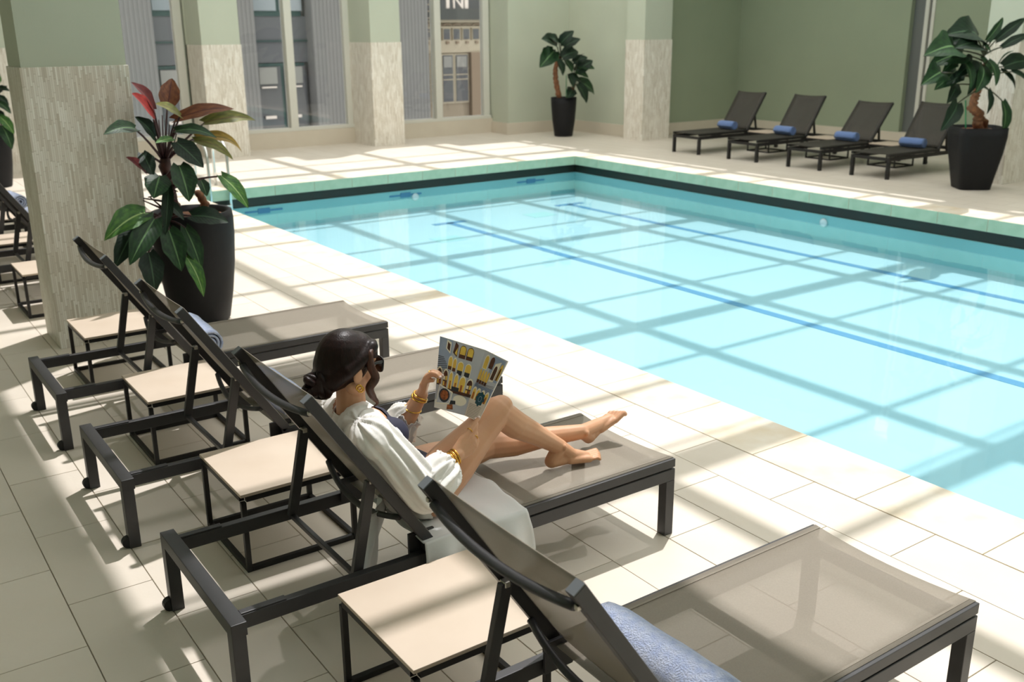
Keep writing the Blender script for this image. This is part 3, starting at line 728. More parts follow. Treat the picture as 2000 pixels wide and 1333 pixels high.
Lv = [  # base px, tip px, depth of base / tip, width m, material, arch
 ((300, 214), (257, 160), 6.72, 6.62, .13, 'leaf_wine', .10), ((300, 234), (258, 182), 6.66, 6.50, .17, 'leaf_red', .06),
 ((327, 208), (336, 153), 6.85, 6.95, .155, 'leaf_brown', .04), ((352, 226), (304, 202), 6.72, 6.60, .11, 'leaf_olive', .08),
 ((343, 234), (458, 211), 6.78, 6.75, .12, 'leaf_brown', .12), ((400, 240), (500, 233), 6.80, 6.85, .12, 'leaf_olive', .12),
 ((344, 256), (424, 268), 6.70, 6.60, .11, 'leaf_green', .16), ((384, 268), (476, 296), 6.85, 6.90, .10, 'leaf_yellow', .22),
 ((380, 275), (457, 311), 6.72, 6.65, .10, 'leaf_olive', .20), ((264, 252), (203, 261), 6.66, 6.52, .13, 'leaf_green', .12),
 ((302, 268), (264, 228), 6.74, 6.66, .13, 'leaf_dark', .08), ((337, 271), (304, 279), 6.66, 6.52, .07, 'leaf_bright', .05),
 ((345, 278), (398, 328), 6.64, 6.52, .17, 'leaf_dark', .06), ((284, 336), (246, 307), 6.68, 6.58, .10, 'leaf_wine', .06),
 ((350, 324), (370, 394), 6.58, 6.46, .19, 'leaf_green', .06), ((312, 344), (300, 388), 6.60, 6.48, .19, 'leaf_green', .08),
 ((432, 344), (486, 407), 6.68, 6.60, .15, 'leaf_bright', .10), ((392, 352), (404, 384), 6.78, 6.72, .10, 'leaf_green', .06),
 ((329, 366), (323, 460), 6.62, 6.52, .09, 'leaf_dark', .05), ((284, 416), (204, 468), 6.58, 6.40, .20, 'leaf_bright', .14),
 ((302, 428), (253, 518), 6.50, 6.34, .19, 'leaf_green', .10), ((262, 448), (224, 524), 6.62, 6.50, .15, 'leaf_dark', .08),
 ((330, 450), (355, 530), 6.55, 6.42, .18, 'leaf_green', .08), ((362, 446), (394, 528), 6.62, 6.54, .14, 'leaf_green', .08),
 ((374, 422), (447, 434), 6.60, 6.50, .17, 'leaf_dark', .10), ((290, 494), (303, 572), 6.56, 6.44, .18, 'leaf_dark', .08),
 ((364, 502), (399, 580), 6.56, 6.46, .12, 'leaf_bright', .10), ((278, 300), (300, 345), 6.7, 6.6, .12, 'leaf_dark', .1), ((322, 395), (360, 430), 6.7, 6.6, .10, 'leaf_dark', .1)]
for i, (b_, t_, yb, yt, wd, m_, ar) in enumerate(Lv):
    B, T = onY(*b_, yb), onY(*t_, yt)
    lf = leaf_obj(pl, B, T, wd*.84, m_, ar, fold=random.uniform(.1, .3), up=(random.uniform(-.2, .2), -.75, .7))
    hub = onY(322, min(430, max(318, b_[1]+25)), 6.82)
    petiole(pl, lf, hub, B, 'petiole', .008)
for i in range(30):
    a = onY(322, 330+(i % 6)*16, 6.8); an = random.uniform(0, 6.28) if i > 8 else 0
    c = onY(296+i*7, 225+abs(i-3)*9, 6.8) if i < 8 else a+V3((math.cos(an)*random.uniform(.06, .16), math.sin(an)*random.uniform(.05, .14), random.uniform(-.06, .14)))
    o = MB().tube([a-C, (a+c)/2-C, c-C], [.009, .006, .004], 6).build('shoot', 'petiole', pl, smooth=True)

# --- plant in the far corner
C2 = V3((12.12, 15.58, 0))
p2 = empty('potted_plant', C2, 0, 'dark leafed plant in a round black pot in the far corner', 'potted plant')
pot(p2, [(.17, 0), (.18, .02), (.22, .3), (.245, .6), (.25, .74)], n=28)
stem(p2, [(12.02, 15.58, .68), onY(1086, 160, 15.5), onY(1084, 138, 15.5), onY(1092, 110, 15.5)], .05, 'stem_brown')
stem(p2, [(12.2, 15.58, .68), onY(1118, 175, 15.5), onY(1125, 150, 15.5)], .035, 'stem_brown')
L2 = [((1088, 92), (1058, 76)), ((1092, 84), (1070, 72)), ((1095, 85), (1121, 60)), ((1102, 92), (1134, 76)), ((1082, 100), (1054, 132)), ((1080, 96), (1060, 112)), ((1100, 100), (1120, 92)), ((1098, 112), (1130, 100)),
      ((1090, 118), (1100, 148)), ((1104, 118), (1118, 142)), ((1120, 122), (1148, 112)), ((1128, 118), (1142, 104)), ((1126, 140), (1158, 118)), ((1124, 140), (1150, 152)), ((1130, 160), (1162, 184)), ((1128, 165), (1146, 202)), ((1112, 148), (1120, 172)), ((1110, 150), (1136, 160)), ((1118, 175), (1108, 192)), ((1130, 130), (1162, 134))]
for b_, t_ in L2:
    yb = 15.38+random.uniform(-.2, .12); B, T = onY(*b_, yb), onY(*t_, yb+random.uniform(-.2, .0))
    lf = leaf_obj(p2, B, T, (T-B).length*.64, random.choice(['leaf_dark', 'leaf_dark', 'leaf_green']), .1, up=(0, -.7, .6))
    petiole(p2, lf, onY(1096, 118, 15.5) if b_[0] < 1108 else onY(1122, 158, 15.5), B, 'petiole_green', .009)
MB().tube([V3((.02, -.05, .7)), V3((.02, -.05, 1.15))], .008, 6).build('plant_stake', 'stake_green', p2)

# --- plant at the right edge
C3 = V3((12.17, 7.10, 0))
p3 = empty('potted_plant', C3, 0, 'broad leafed plant with twisted brown trunk in a tapered black pot at the right edge', 'potted plant')
sq = lambda t: 1/max(abs(math.cos(t-.9))**6+abs(math.sin(t-.9))**6, 1e-6)**(1/6)
pot(p3, [(.19, 0), (.20, .01), (.235, .22), (.275, .45), (.30, .66), (.30, .78)], shape=sq, n=48, smooth=True)
stem(p3, [(12.2, 7.1, .72), onY(1908, 240, 7.05), onY(1912, 222, 7.05), onY(1898, 210, 7.0), onY(1906, 186, 7.0), onY(1912, 160, 7.0), onY(1925, 125, 7.0)], .055, 'stem_brown')
stem(p3, [(12.3, 7.1, .74), onY(1925, 238, 7.05), onY(1908, 220, 7.05)], .035, 'stem_brown', 'side_stem')
MB().tube([onY(1886, 252, 7.1)-C3, onY(1886, 196, 7.1)-C3], .008, 6).build('plant_stake', 'stake_green', p3)
L3 = [((1928, 78), (1960, 33)), ((1946, 78), (2004, 34)), ((1958, 92), (2014, 66)), ((1910, 78), (1848, 66)), ((1905, 88), (1852, 82)), ((1866, 98), (1808, 106)), ((1880, 108), (1816, 127)), ((1910, 92), (1866, 92)),
      ((1862, 118), (1842, 140)), ((1838, 142), (1800, 165)), ((1868, 138), (1826, 175)), ((1878, 148), (1848, 165)), ((1866, 165), (1850, 202)), ((1884, 120), (1896, 175)), ((1905, 130), (1890, 186)), ((1930, 118), (1946, 168)), ((1920, 130), (1906, 182)),
      ((1950, 128), (1980, 98)), ((1960, 130), (2014, 122)), ((1955, 138), (1984, 174)), ((1976, 140), (2012, 166)), ((1930, 176), (1928, 224)), ((1958, 198), (1956, 268)), ((1870, 202), (1838, 256)), ((1920, 88), (1936, 108)), ((1934, 84), (1944, 70)), ((1900, 118), (1868, 150)), ((1915, 112), (1935, 160))]
for i, (b_, t_) in enumerate(L3):
    yb = 6.95+random.uniform(-.25, .02); B, T = onY(*b_, yb), onY(*t_, yb+random.uniform(-.2, .0))
    lf = leaf_obj(p3, B, T, (T-B).length*(.29 if i < 3 else .42), random.choice(['leaf_dark', 'leaf_green', 'leaf_dark']), .12, up=(0, -.7, .6))
    petiole(p3, lf, onY(1922, min(170, max(108, b_[1]+12)), 6.95), B, 'petiole_green', .009)

# --- plant cut by the left edge
C4 = V3((2.02, 15.15, 0))
p4 = empty('potted_plant', C4, 0, 'green plant in a black pot cut off by the left edge', 'potted plant')
pot(p4, [(.17, 0), (.18, .02), (.22, .3), (.245, .6), (.25, .78)], n=28)
stem(p4, [(2.0, 15.1, .72), (2.0, 15.05, 1.1), (1.98, 15.0, 1.5)], .045, 'stem_brown')
L4 = [((-6, 172), (20, 178)), ((-5, 188), (18, 206)), ((-4, 200), (22, 222)), ((0, 228), (28, 262)), ((4, 246), (24, 292)), ((-8, 210), (-20, 240)), ((-10, 180), (-40, 170)), ((-10, 165), (0, 145)), ((-2, 182), (14, 168)), ((-12, 215), (-35, 230)), ((-6, 216), (10, 240)), ((0, 160), (-16, 140))]
for b_, t_ in L4:
    yb = 15.0+random.uniform(-.2, .1); B, T = onY(*b_, yb), onY(*t_, yb-.1)
    lf = leaf_obj(p4, B, T, (T-B).length*.5, random.choice(['leaf_green', 'leaf_dark', 'leaf_bright']), .12, up=(0, -.7, .6))
    petiole(p4, lf, (1.99, 15.02, 1.25), B, 'petiole_green', .009)
#@@PLANT_END

# ------------------------------------------------------------------ the reading woman
def capsule(mb, p0, r0, p1, r1, n=14, rings=5):
    p0, p1 = V3(p0), V3(p1); d = p1-p0
    d = d.normalized() if d.length > 1e-6 else V3((0, 0, 1))
    a = d.orthogonal().normalized(); b = d.cross(a); vs = []; k = 0
    for i in range(1, rings+1):
        t = math.pi/2*i/rings
        vs.append([p0-d*r0*math.cos(t)+(a*math.cos(q)+b*math.sin(q))*r0*math.sin(t) for q in [2*math.pi*j/n for j in range(n)]])
    for i in range(rings):
        t = math.pi/2*i/rings
        vs.append([p1+d*r1*math.sin(t)+(a*math.cos(q)+b*math.sin(q))*r1*math.cos(t) for q in [2*math.pi*j/n for j in range(n)]])
    flat = [p for r in vs for p in r]; R = len(vs); fs = []
    for i in range(R-1):
        for j in range(n): fs.append((i*n+j, i*n+(j+1) % n, (i+1)*n+(j+1) % n, (i+1)*n+j))
    flat.append(p0-d*r0); flat.append(p1+d*r1); A, B = len(flat)-2, len(flat)-1
    for j in range(n): fs.append((A, (j+1) % n, j)); fs.append((B, (R-1)*n+j, (R-1)*n+(j+1) % n))
    mb.add(flat, fs)
def chain(mb, pts, n=14):
    for (p, r), (q, t) in zip(pts[:-1], pts[1:]): capsule(mb, p, r, q, t, n)
def ellip(mb, c, rad, R=None, n=18, k=12):
    c = V3(c); R = R or Matrix.Identity(3); vs = []
    for i in range(1, k):
        th = math.pi*i/k
        for j in range(n):
            ph = 2*math.pi*j/n; vs.append(c+R @ V3((rad[0]*math.sin(th)*math.cos(ph), rad[1]*math.sin(th)*math.sin(ph), rad[2]*math.cos(th))))
    fs = [(i*n+j, (i+1)*n+j, (i+1)*n+(j+1) % n, i*n+(j+1) % n) for i in range(k-2) for j in range(n)]
    vs.append(c+R @ V3((0, 0, rad[2]))); vs.append(c-R @ V3((0, 0, rad[2]))); A, B = len(vs)-2, len(vs)-1
    for j in range(n): fs.append((A, j, (j+1) % n)); fs.append((B, (k-2)*n+(j+1) % n, (k-2)*n+j))
    mb.add(vs, fs)
def fuse(mb, name, m, parent, voxel=.005, it=4, keep=None, fac=.5):
    t = link('tmp', mb.mesh('tmp', m)); a = t.modifiers.new('r', 'REMESH'); a.mode = 'VOXEL'; a.voxel_size = voxel; a.use_smooth_shade = True
    c = t.modifiers.new('s', 'SMOOTH'); c.factor = fac; c.iterations = it
    bpy.context.view_layer.update(); dg = bpy.context.evaluated_depsgraph_get()
    me = bpy.data.meshes.new_from_object(t.evaluated_get(dg)); bpy.data.objects.remove(t)
    if keep:
        bm = bmesh.new(); bm.from_mesh(me)
        bmesh.ops.delete(bm, geom=[v for v in bm.verts if not keep(v.co)], context='VERTS'); bm.to_mesh(me); bm.free()
    me.name = name; me.materials.clear(); me.materials.append(M[m])
    for p in me.polygons: p.use_smooth = True
    o = link(name, me, parent)
    return o
PC = V3((1.58, 2.88, .335))
pw = empty('person', PC, 0, 'woman with dark hair in a low bun, white robe and sunglasses, reading on a lounger', 'person')
def pin(o, par=None):
    o.matrix_parent_inverse = Matrix.Translation(-PC); return o
CY = 2.88
TN = V3((.834, 0, .552)); TA = V3((-.50, 0, .866)).normalized()     # torso front normal, torso axis
R_t = Matrix((TN, V3((0, 1, 0)), V3((-.552, 0, .834)))).transposed()  # local x=front y=side z=up the back
hip = V3((1.575, CY, .445)); waist = V3((1.49, CY, .545)); chest = V3((1.415, CY, .655)); upper = V3((1.362, CY, .718)); neck0 = V3((1.342, CY, .772))
def torso(mb, g=0.0):
    ellip(mb, hip, (.105+g, .168+g, .115+g), R_t); ellip(mb, waist, (.085+g, .128+g, .12+g), R_t)
    ellip(mb, chest, (.092+g, .142+g, .125+g), R_t); ellip(mb, upper, (.068+g, .155+g, .075+g), R_t)
    if g < .01:
        for s in (-1, 1): ellip(mb, chest+V3((.050, s*.064, .030)), (.045+g, .052+g, .050+g), R_t)
# joints
RS = V3((1.338, CY-.160, .728)); LS = V3((1.365, CY+.155, .718))
RE = V3((1.452, 2.662, .512)); RW = onY(893, 889, 2.685); 
LE = V3((1.60, 3.075, .535)); LW = onY(823, 771, 2.99)
RH, LH = V3((1.578, CY-.085, .440)), V3((1.585, CY+.085, .435))
RK = V3((1.905, 2.835, .655)); RA = V3((2.215, 2.855, .425)); LK = V3((1.985, 3.035, .425)); LA = V3((2.385, 2.925, .425))
body = MB()
torso(body)
chain(body, [(upper, .06), (neck0, .052), (V3((1.343, CY, .832)), .049), (V3((1.345, CY, .885)), .051)])
for s, sh in ((-1, RS), (1, LS)): chain(body, [(upper+V3((0, s*.06, .02)), .055), (sh, .052)])
chain(body, [(RS, .052), (RS.lerp(RE, .5), .045), (RE, .038), (RE.lerp(RW, .35), .038), (RW, .025)])
chain(body, [(LS, .050), (LS.lerp(LE, .5), .044), (LE, .038), (LE.lerp(LW, .35), .038), (LW, .025)])
chain(body, [(RH, .095), (RH.lerp(RK, .35), .088), (RH.lerp(RK, .75), .064), (RK, .056)])
chain(body, [(RK, .056), (RK+V3((.018, 0, .012)), .046)])
sd = (RA-RK).normalized(); calf = V3((-.5, 0, -.8)).normalized()
chain(body, [(RK, .054), (RK.lerp(RA, .3)+calf*.010, .054), (RK.lerp(RA, .6)+calf*.004, .043), (RA, .031)])
chain(body, [(LH, .095), (LH.lerp(LK, .35), .085), (LH.lerp(LK, .75), .064), (LK, .055)])
chain(body, [(LK, .054), (LK.lerp(LA, .3)+V3((0, .01, -.012)), .052), (LK.lerp(LA, .6), .042), (LA, .031)])
def foot(A, heel, toe, sidev, bigside):
    # heel, arch, ball and five toes
    A, heel, toe, sidev = V3(A), V3(heel), V3(toe), V3(sidev).normalized(); d = (toe-heel).normalized(); L = (toe-heel).length; upn = sidev.cross(d).normalized()
    if upn.dot(A-heel) < 0: upn = -upn
    chain(body, [(A, .031), (heel+upn*.028+d*.015, .029)])
    chain(body, [(A, .030), (heel+d*L*.42+upn*.036, .026), (heel+d*L*.66+upn*.020, .020)])
    chain(body, [(heel+upn*.026+d*.012, .027), (heel+d*L*.38+upn*.022, .020), (heel+d*L*.68+upn*.016, .017)])
    for s in (-1, 1):
        chain(body, [(heel+d*L*.36+upn*.022+sidev*s*.012, .019), (heel+d*L*.68+upn*.015+sidev*s*.024, .015)])
    for k in range(5):
        off = (-.034+.0165*k)*bigside; r = (.0115, .0085, .008, .0075, .007)[k]; ln = (1.0, .985, .955, .92, .885)[k]
        a = heel+d*L*(.70-.02*k)+upn*.013+sidev*off*.85; b2 = heel+d*L*(ln-.07)+upn*(.016)+sidev*off; c = heel+d*(L*ln-r)+upn*.008+sidev*off
        chain(body, [(a, r*1.1), (b2, r), (c, r*.95)], 10)
foot(RA, (2.165, 2.862, .345), (2.412, 2.820, .345), (.15, 1, 0), -1)
foot(LA, (2.437, 2.945, .352), (2.622, 2.95, .452), (.05, 1, .0), 1)
ellip(body, RA+V3((.0, -.028, .008)), (.012, .01, .014)); ellip(body, LA+V3((.0, -.028, .0)), (.012, .01, .014))
# head
HD = V3((.95, .10, -.13)).normalized(); HS = V3((0, 0, 1)).cross(HD).normalized(); HU = HD.cross(HS)
HC = V3((1.334, CY, .932)); R_h = Matrix((HD, HS, HU)).transposed()
def hp(x, y, z): return HC+R_h @ V3((x, y, z))
ellip(body, hp(-.008, 0, .022), (.092, .074, .098), R_h); ellip(body, hp(.028, 0, -.035), (.058, .054, .078), R_h)
chain(body, [(hp(.035, 0, -.085), .030), (hp(.058, 0, -.098), .020)])
for s in (-1, 1):
    chain(body, [(hp(-.005, s*.050, -.055), .022), (hp(.045, s*.022, -.095), .018)]); ellip(body, hp(.058, s*.034, -.022), (.026, .024, .026), R_h)
    chain(body, [(hp(.08, s*.012, .030), .012), (hp(.072, s*.045, .032), .011)])
    ellip(body, hp(-.004, s*.078, -.012), (.017, .007, .030), Matrix.Rotation(.15*s, 3, 'Z') @ R_h)
chain(body, [(hp(.083, 0, .020), .009), (hp(.100, 0, -.022), .011), (hp(.088, 0, -.030), .012)])
ellip(body, hp(.082, 0, -.056), (.012, .024, .007), R_h); ellip(body, hp(.078, 0, -.068), (.011, .020, .007), R_h)
# hands
def hand(W, fwd, palm_n, sidev, curls, lens, splay, thumb, scale=1.0):
    """W wrist, fwd along the palm, palm_n out of the palm, sidev towards the thumb"""
    W, f, n_, s_ = V3(W), V3(fwd).normalized(), V3(palm_n).normalized(), V3(sidev).normalized(); tips = []
    K = []; first = []; hand.first = first
    for i in range(4):
        o = (.027-.018*i)*scale; K.append(W+f*(.082-.006*abs(i-1.2))*scale+s_*o)
        chain(body, [(W+f*.012+s_*o*.55, .0165*scale), (W+f*.05*scale+s_*o*.95, .0135*scale), (K[i], .0105*scale)], 10)
    for i in range(4):
        p = K[i]; d = (f+s_*splay[i]).normalized(); L = lens[i]*scale; pts = [(p, .0095*scale)]
        ax = d.cross(n_).normalized(); ang = 0
        for k, (fr, cu) in enumerate(zip((.45, .30, .25), curls[i])):
            ang += cu; dd = Matrix.Rotation(-ang, 3, ax) @ d if (Matrix.Rotation(-.3, 3, ax) @ d).dot(n_) > (Matrix.Rotation(.3, 3, ax) @ d).dot(n_) else Matrix.Rotation(ang, 3, ax) @ d
            p = p+dd*L*fr; pts.append((p, (.0085, .008, .0070)[k]*scale))
        chain(body, pts, 10); tips.append((pts[-1][0], dd)); first.append(((pts[0][0]+pts[1][0]*1.6)/2.6, (pts[1][0]-pts[0][0]).normalized()))
    p = W+f*.022+s_*.016; pts = [(p, .014)]
    for v, l, r in thumb:
        p = p+V3(v).normalized()*l; pts.append((p, r))
    chain(body, pts, 10); tips.append((pts[-1][0], V3(thumb[-1][0]).normalized()))
    return tips
# magazine plane (needed by the hands)
mTL, mTR, mBL, mBR = onY(859.5, 657, 2.975), onY(992, 706, 2.775), onY(848, 796, 2.975), onY(934, 824, 2.775)
mST, mSB = onY(948, 684, 2.862), onY(907, 812, 2.850)
def on_plane(x, y, p, q, r):
    n_ = (q-p).cross(r-p); d = ray(x, y); o_ = V3((0, 0, CAMH)); return o_+d*((p-o_).dot(n_)/d.dot(n_))
mBL = on_plane(848, 796, mTL, mST, mSB); mBR = on_plane(934, 824, mTR, mST, mSB)      # both pages lie flat
lf_ = (mST-mTL).normalized(); up_ = (mTL-mBL).normalized(); nrm = lf_.cross(up_).normalized()
if nrm.x > 0: nrm = -nrm       # printed side faces the reader
LP = mTL.lerp(mBL, .40)          # grip point on the left edge
lfwd = (LP-LW+up_*.02).normalized()
tl_ = hand(LW, (LP-lf_*.026-up_*.02+nrm*.01-LW), lf_+nrm*.4, -nrm*-1, [(.55, .75, .5)]*4, (.066, .072, .066, .052), (.0, 0, 0, 0), [(nrm*.8+up_*.7, .028, .0105), (up_*.7+lf_*.6+nrm*.1, .026, .0095), (lf_*1.0+up_*.25-nrm*.35, .020, .008)])
fl_ = list(hand.first)
tr_ = hand(RW, (onY(954, 824, 2.708)-RW), (.2, .75, .35), V3((-.55, .25, .8)), [(.05, .05, .05), (.2, .35, .3), (.4, .6, .4), (.5, .7, .5)], (.074, .076, .068, .054), (.05, .02, -.04, -.1), [(V3((.75, .25, .65)), .030, .0105), (V3((.8, .2, .55)), .026, .0095), (V3((.8, .25, .5)), .020, .008)])
fr_h = list(hand.first)
bo = fuse(body, 'body', 'skin', pw, .0036, 3, fac=.5); pin(bo)
# clothing
sw = MB(); torso(sw, .006)
o = fuse(sw, 'swimsuit', 'swimsuit', pw, .007, 4, keep=lambda c: (c-neck0).dot(TA) < -.07); pin(o)
rb = MB()
torso(rb, .017)
ellip(rb, hip+V3((-.03, 0, -.01)), (.10, .185, .09), R_t)
chain(rb, [(upper+V3((-.02, -.05, .03)), .07), (RS+V3((-.005, -.005, .0)), .075)]); chain(rb, [(upper+V3((-.02, .05, .03)), .07), (LS, .072)])
def puffy(a, b_, c, rr):
    chain(rb, [(a, rr[0]), (a.lerp(b_, .5), rr[1]), (b_, rr[2]), (b_.lerp(c, .45), rr[3])])
puffy(RS, RE+V3((.03, -.010, .01)), RW, (.070, .074, .074, .070))
puffy(LS, LE+V3((-.03, .0, .0)), LW, (.072, .078, .082, .062))
def robe_keep(c):
    l = R_t.transposed() @ (c-waist)
    front = l.x > .050 and CY-.115 < c.y < CY+.12 and -.30 < l.z < .34 and (c-RE).length > .11
    nk = (c-neck0).length < .062
    hipcut = l.z < -.085 and l.x > -.035 and c.y < CY-.05 and (c-RE).length > .12
    return not front and not nk and not hipcut
o = fuse(rb, 'robe', 'robe', pw, .0055, 3, keep=robe_keep, fac=.4); pin(o)
def pleat(me):
    segs = [(RS, RE+V3((.03, -.015, 0)), 0), (RE+V3((.03, -.015, 0)), RW, 1), (LS, LE, 0), (LE, LW, 1)]
    up = []
    for v in me.vertices:
        c = V3(v.co); best = None
        for (p, q, k) in segs:
            d = q-p; t = max(0, min(1, (c-p).dot(d)/d.length_squared)); r = (c-p-d*t).length
            if best is None or r < best[0]: best = (r, t, p, q, k)
        l = R_t.transposed() @ (c-waist); n_ = V3(v.normal)
        r, t, p, q, k = best
        if r < .115:
            d = (q-p).normalized(); a = d.orthogonal().normalized(); b2 = d.cross(a); w_ = c-p-d*((c-p).dot(d)); ang = math.atan2(w_.dot(b2), w_.dot(a))
            amp = .0075*(.35+.65*math.sin(math.pi*min(1, max(0, t*.85+.12)))) if k == 0 else .0085
            h = amp*(math.sin(9*ang+2.2*math.sin(3*t+1))+.5*math.sin(17*ang-5*t))
        else:
            h = .0055*math.sin(58*(l.y*.75+l.z*.35)+1.6*math.sin(14*l.z))+.003*math.sin(110*(l.y*.5-l.z*.5))
        up.append(c+n_*h)
    for v, c in zip(me.vertices, up): v.co = c
    me.update()
pleat(o.data)
def frill(ctr, axis, r0, r1, ln, name, nf=15, amp=.012):
    ctr, axis = V3(ctr), V3(axis).normalized(); a = axis.orthogonal().normalized(); b2 = axis.cross(a)
    def fn(u, v):
        t = 2*math.pi*v; r = r0+(r1-r0)*u+amp*u*math.sin(nf*t)+amp*.5*math.sin(7*t+2*u)
        return ctr+axis*(ln*u+.008*math.sin(5*t)*u)+(a*math.cos(t)+b2*math.sin(t))*r
    return pin(MB().grid(fn, 8, 90).build(name, 'robe', pw, smooth=True, solid=.0015))
ra = (RW-RE).normalized(); la = (LW-LE).normalized()
frill(RE.lerp(RW, .32), ra, .074, .038, .075, 'sleeve_cuff', 17, .009); frill(RE.lerp(RW, .62), ra, .035, .052, .034, 'sleeve_cuff', amp=.006)
frill(LE.lerp(LW, .18), la, .066, .040, .06, 'sleeve_cuff'); frill(LE.lerp(LW, .42), la, .040, .052, .03, 'sleeve_cuff', amp=.006)
# collar
def collar(u, v):
    t = -2.5+5.0*v; c = neck0+V3((-.005, 0, -.012))
    d = R_t @ V3((-math.cos(t), math.sin(t), 0)); return c+d*(.062+.030*u*u)+V3((0, 0, .030-.045*u+.018*math.cos(t)))
pin(MB().grid(collar, 6, 24).build('robe_collar', 'robe', pw, smooth=True, solid=.003))
# robe tail draped over the seat and hanging over the near rail
def tail(u, v):
    x = 1.46+.43*u; s = v
    L0 = .36; y = 3.00-s*.62
    z = .350+.006*math.sin(x*34+y*9)*(1-s)+.004*math.sin(y*40)
    edge = 2.632-.006
    if y < edge:
        over = edge-y; y = edge-.006-.016*min(1, over*14)-.010*math.sin(x*46+over*4)*min(1, over*10); z = .352-over*.92-.012*math.sin(x*11)
    x += .012*math.sin(s*9)*u + (.015*s*u)
    return (x, y, max(z, .10))
pin(MB().grid(tail, 44, 60).build('robe_tail', 'robe_sheer', pw, smooth=True, solid=.0015))
def tail2(u, v):
    x = 1.30+.17*u; y = 2.72+.20*u+.012*math.sin(v*6+u*9); z = .42-.30*v*(.65+.35*math.sin(math.pi*(.2+.7*u)))
    return (x-.05*v+.012*math.sin(u*20), y, z)
pin(MB().grid(tail2, 24, 20).build('robe_tail', 'robe_sheer', pw, smooth=True, solid=.0015))
# hair
hr = MB()
ellip(hr, hp(-.016, 0, .030), (.098, .083, .102), R_h); ellip(hr, hp(-.042, 0, .008), (.076, .076, .082), R_h); ellip(hr, hp(.028, 0, .074), (.060, .066, .046), R_h)
chain(hr, [(hp(-.060, 0, -.035), .052), (hp(-.078, 0, -.050), .042)])
for s in (-1, 1):
    chain(hr, [(hp(.055, s*.060, .078), .022), (hp(.020, s*.072, .048), .022), (hp(-.040, s*.064, .005), .030), (hp(-.078, s*.03, -.035), .036)])
    chain(hr, [(hp(.070, s*.040, .082), .018), (hp(.064, s*.064, .050), .013)])
hair_keep = None
pin(fuse(hr, 'hair', 'hair', pw, .005, 4))
bn = MB(); BC = hp(-.084, 0, -.050)
for k in range(5):
    rr = .036-.004*k; ph = k*1.3
    pts = []
    for j in range(22):
        t = 2*math.pi*j/22; pts.append(BC+R_h @ V3((-.012+.014*math.sin(2*t+ph)-.010*k, rr*math.cos(t+ph), rr*1.05*math.sin(t+ph))))
    bn.tube(pts, .0165-.001*k, 8, closed=True)
ellip(bn, BC, (.038, .036, .038), R_h)
bo2 = bn.build('hair_bun', 'hair', pw, smooth=True); pin(bo2)
def lock(pts, r):
    q = [V3(p) for p in pts]; fine = []
    for i in range(len(q)-1):
        p0, p1, p2, p3 = q[max(i-1, 0)], q[i], q[i+1], q[min(i+2, len(q)-1)]
        for k in range(6):
            t = k/6; fine.append(.5*((2*p1)+(p2-p0)*t+(2*p0-5*p1+4*p2-p3)*t*t+(3*p1-p0-3*p2+p3)*t**3))
    fine.append(q[-1]); n = len(fine)
    rad = [r*(.55+.6*math.sin(math.pi*min(1, (i+3)/n)))*(1 if i < n*.7 else max(.12, (n-i)/(n*.3))) for i in range(n)]
    return MB().tube(fine, rad, 8, flat=.6)
Yl = 2.80
pin(lock([hp(.062, -.052, .085), onY(722, 690, Yl), onY(724, 715, Yl-.005), onY(733, 738, Yl-.008), onY(722, 758, Yl-.008), onY(728, 775, Yl-.005), onY(737, 788, Yl-.004), onY(724, 798, Yl)], .013).build('hair_lock', 'hair_light', pw, smooth=True))
pin(lock([hp(.062, .052, .085), hp(.085, .070, .03), hp(.078, .078, -.03), hp(.086, .070, -.08), hp(.078, .074, -.12)], .012).build('hair_lock', 'hair_light', pw, smooth=True))
# face details
for s in (-1, 1):
    e = MB(); ellip(e, hp(.078, s*.032, .008), (.012, .013, .010), R_h); pin(e.build('eye', 'eye_white', pw, smooth=True))
e = MB(); ellip(e, hp(.091, 0, -.057), (.006, .022, .005), R_h); ellip(e, hp(.088, 0, -.067), (.006, .018, .005), R_h); pin(e.build('lips', 'lips', pw, smooth=True))
# sunglasses
gl_ = MB()
for s in (-1, 1):
    cx_ = s*.034
    pts = [(hp(.100, cx_+.031*math.copysign(abs(math.cos(t))**.5, math.cos(t)), .012+.024*math.copysign(abs(math.sin(t))**.5, math.sin(t)))) for t in [2*math.pi*j/28 for j in range(28)]]
    gl_.tube(pts, .0042, 6, closed=True); gl_.bar(hp(.096, s*.066, .026), hp(-.006, s*.080, .016), .004, .008)
gl_.bar(hp(.100, -.006, .020), hp(.100, .006, .020), .005, .006)
g_o = pin(gl_.build('sunglasses', 'frame_black', pw, smooth=False))
for s in (-1, 1):
    cx_ = s*.034; b = MB(); pts = [(hp(.101, cx_+.030*math.copysign(abs(math.cos(t))**.5, math.cos(t)), .012+.023*math.copysign(abs(math.sin(t))**.5, math.sin(t)))) for t in [2*math.pi*j/28 for j in range(28)]]
    b.add(pts+[p-HD*.003 for p in pts], [tuple(range(28)), tuple(range(55, 27, -1))]+[(j, 28+j, 28+(j+1) % 28, (j+1) % 28) for j in range(28)]); lo_ = b.build('lens', 'lens', g_o)
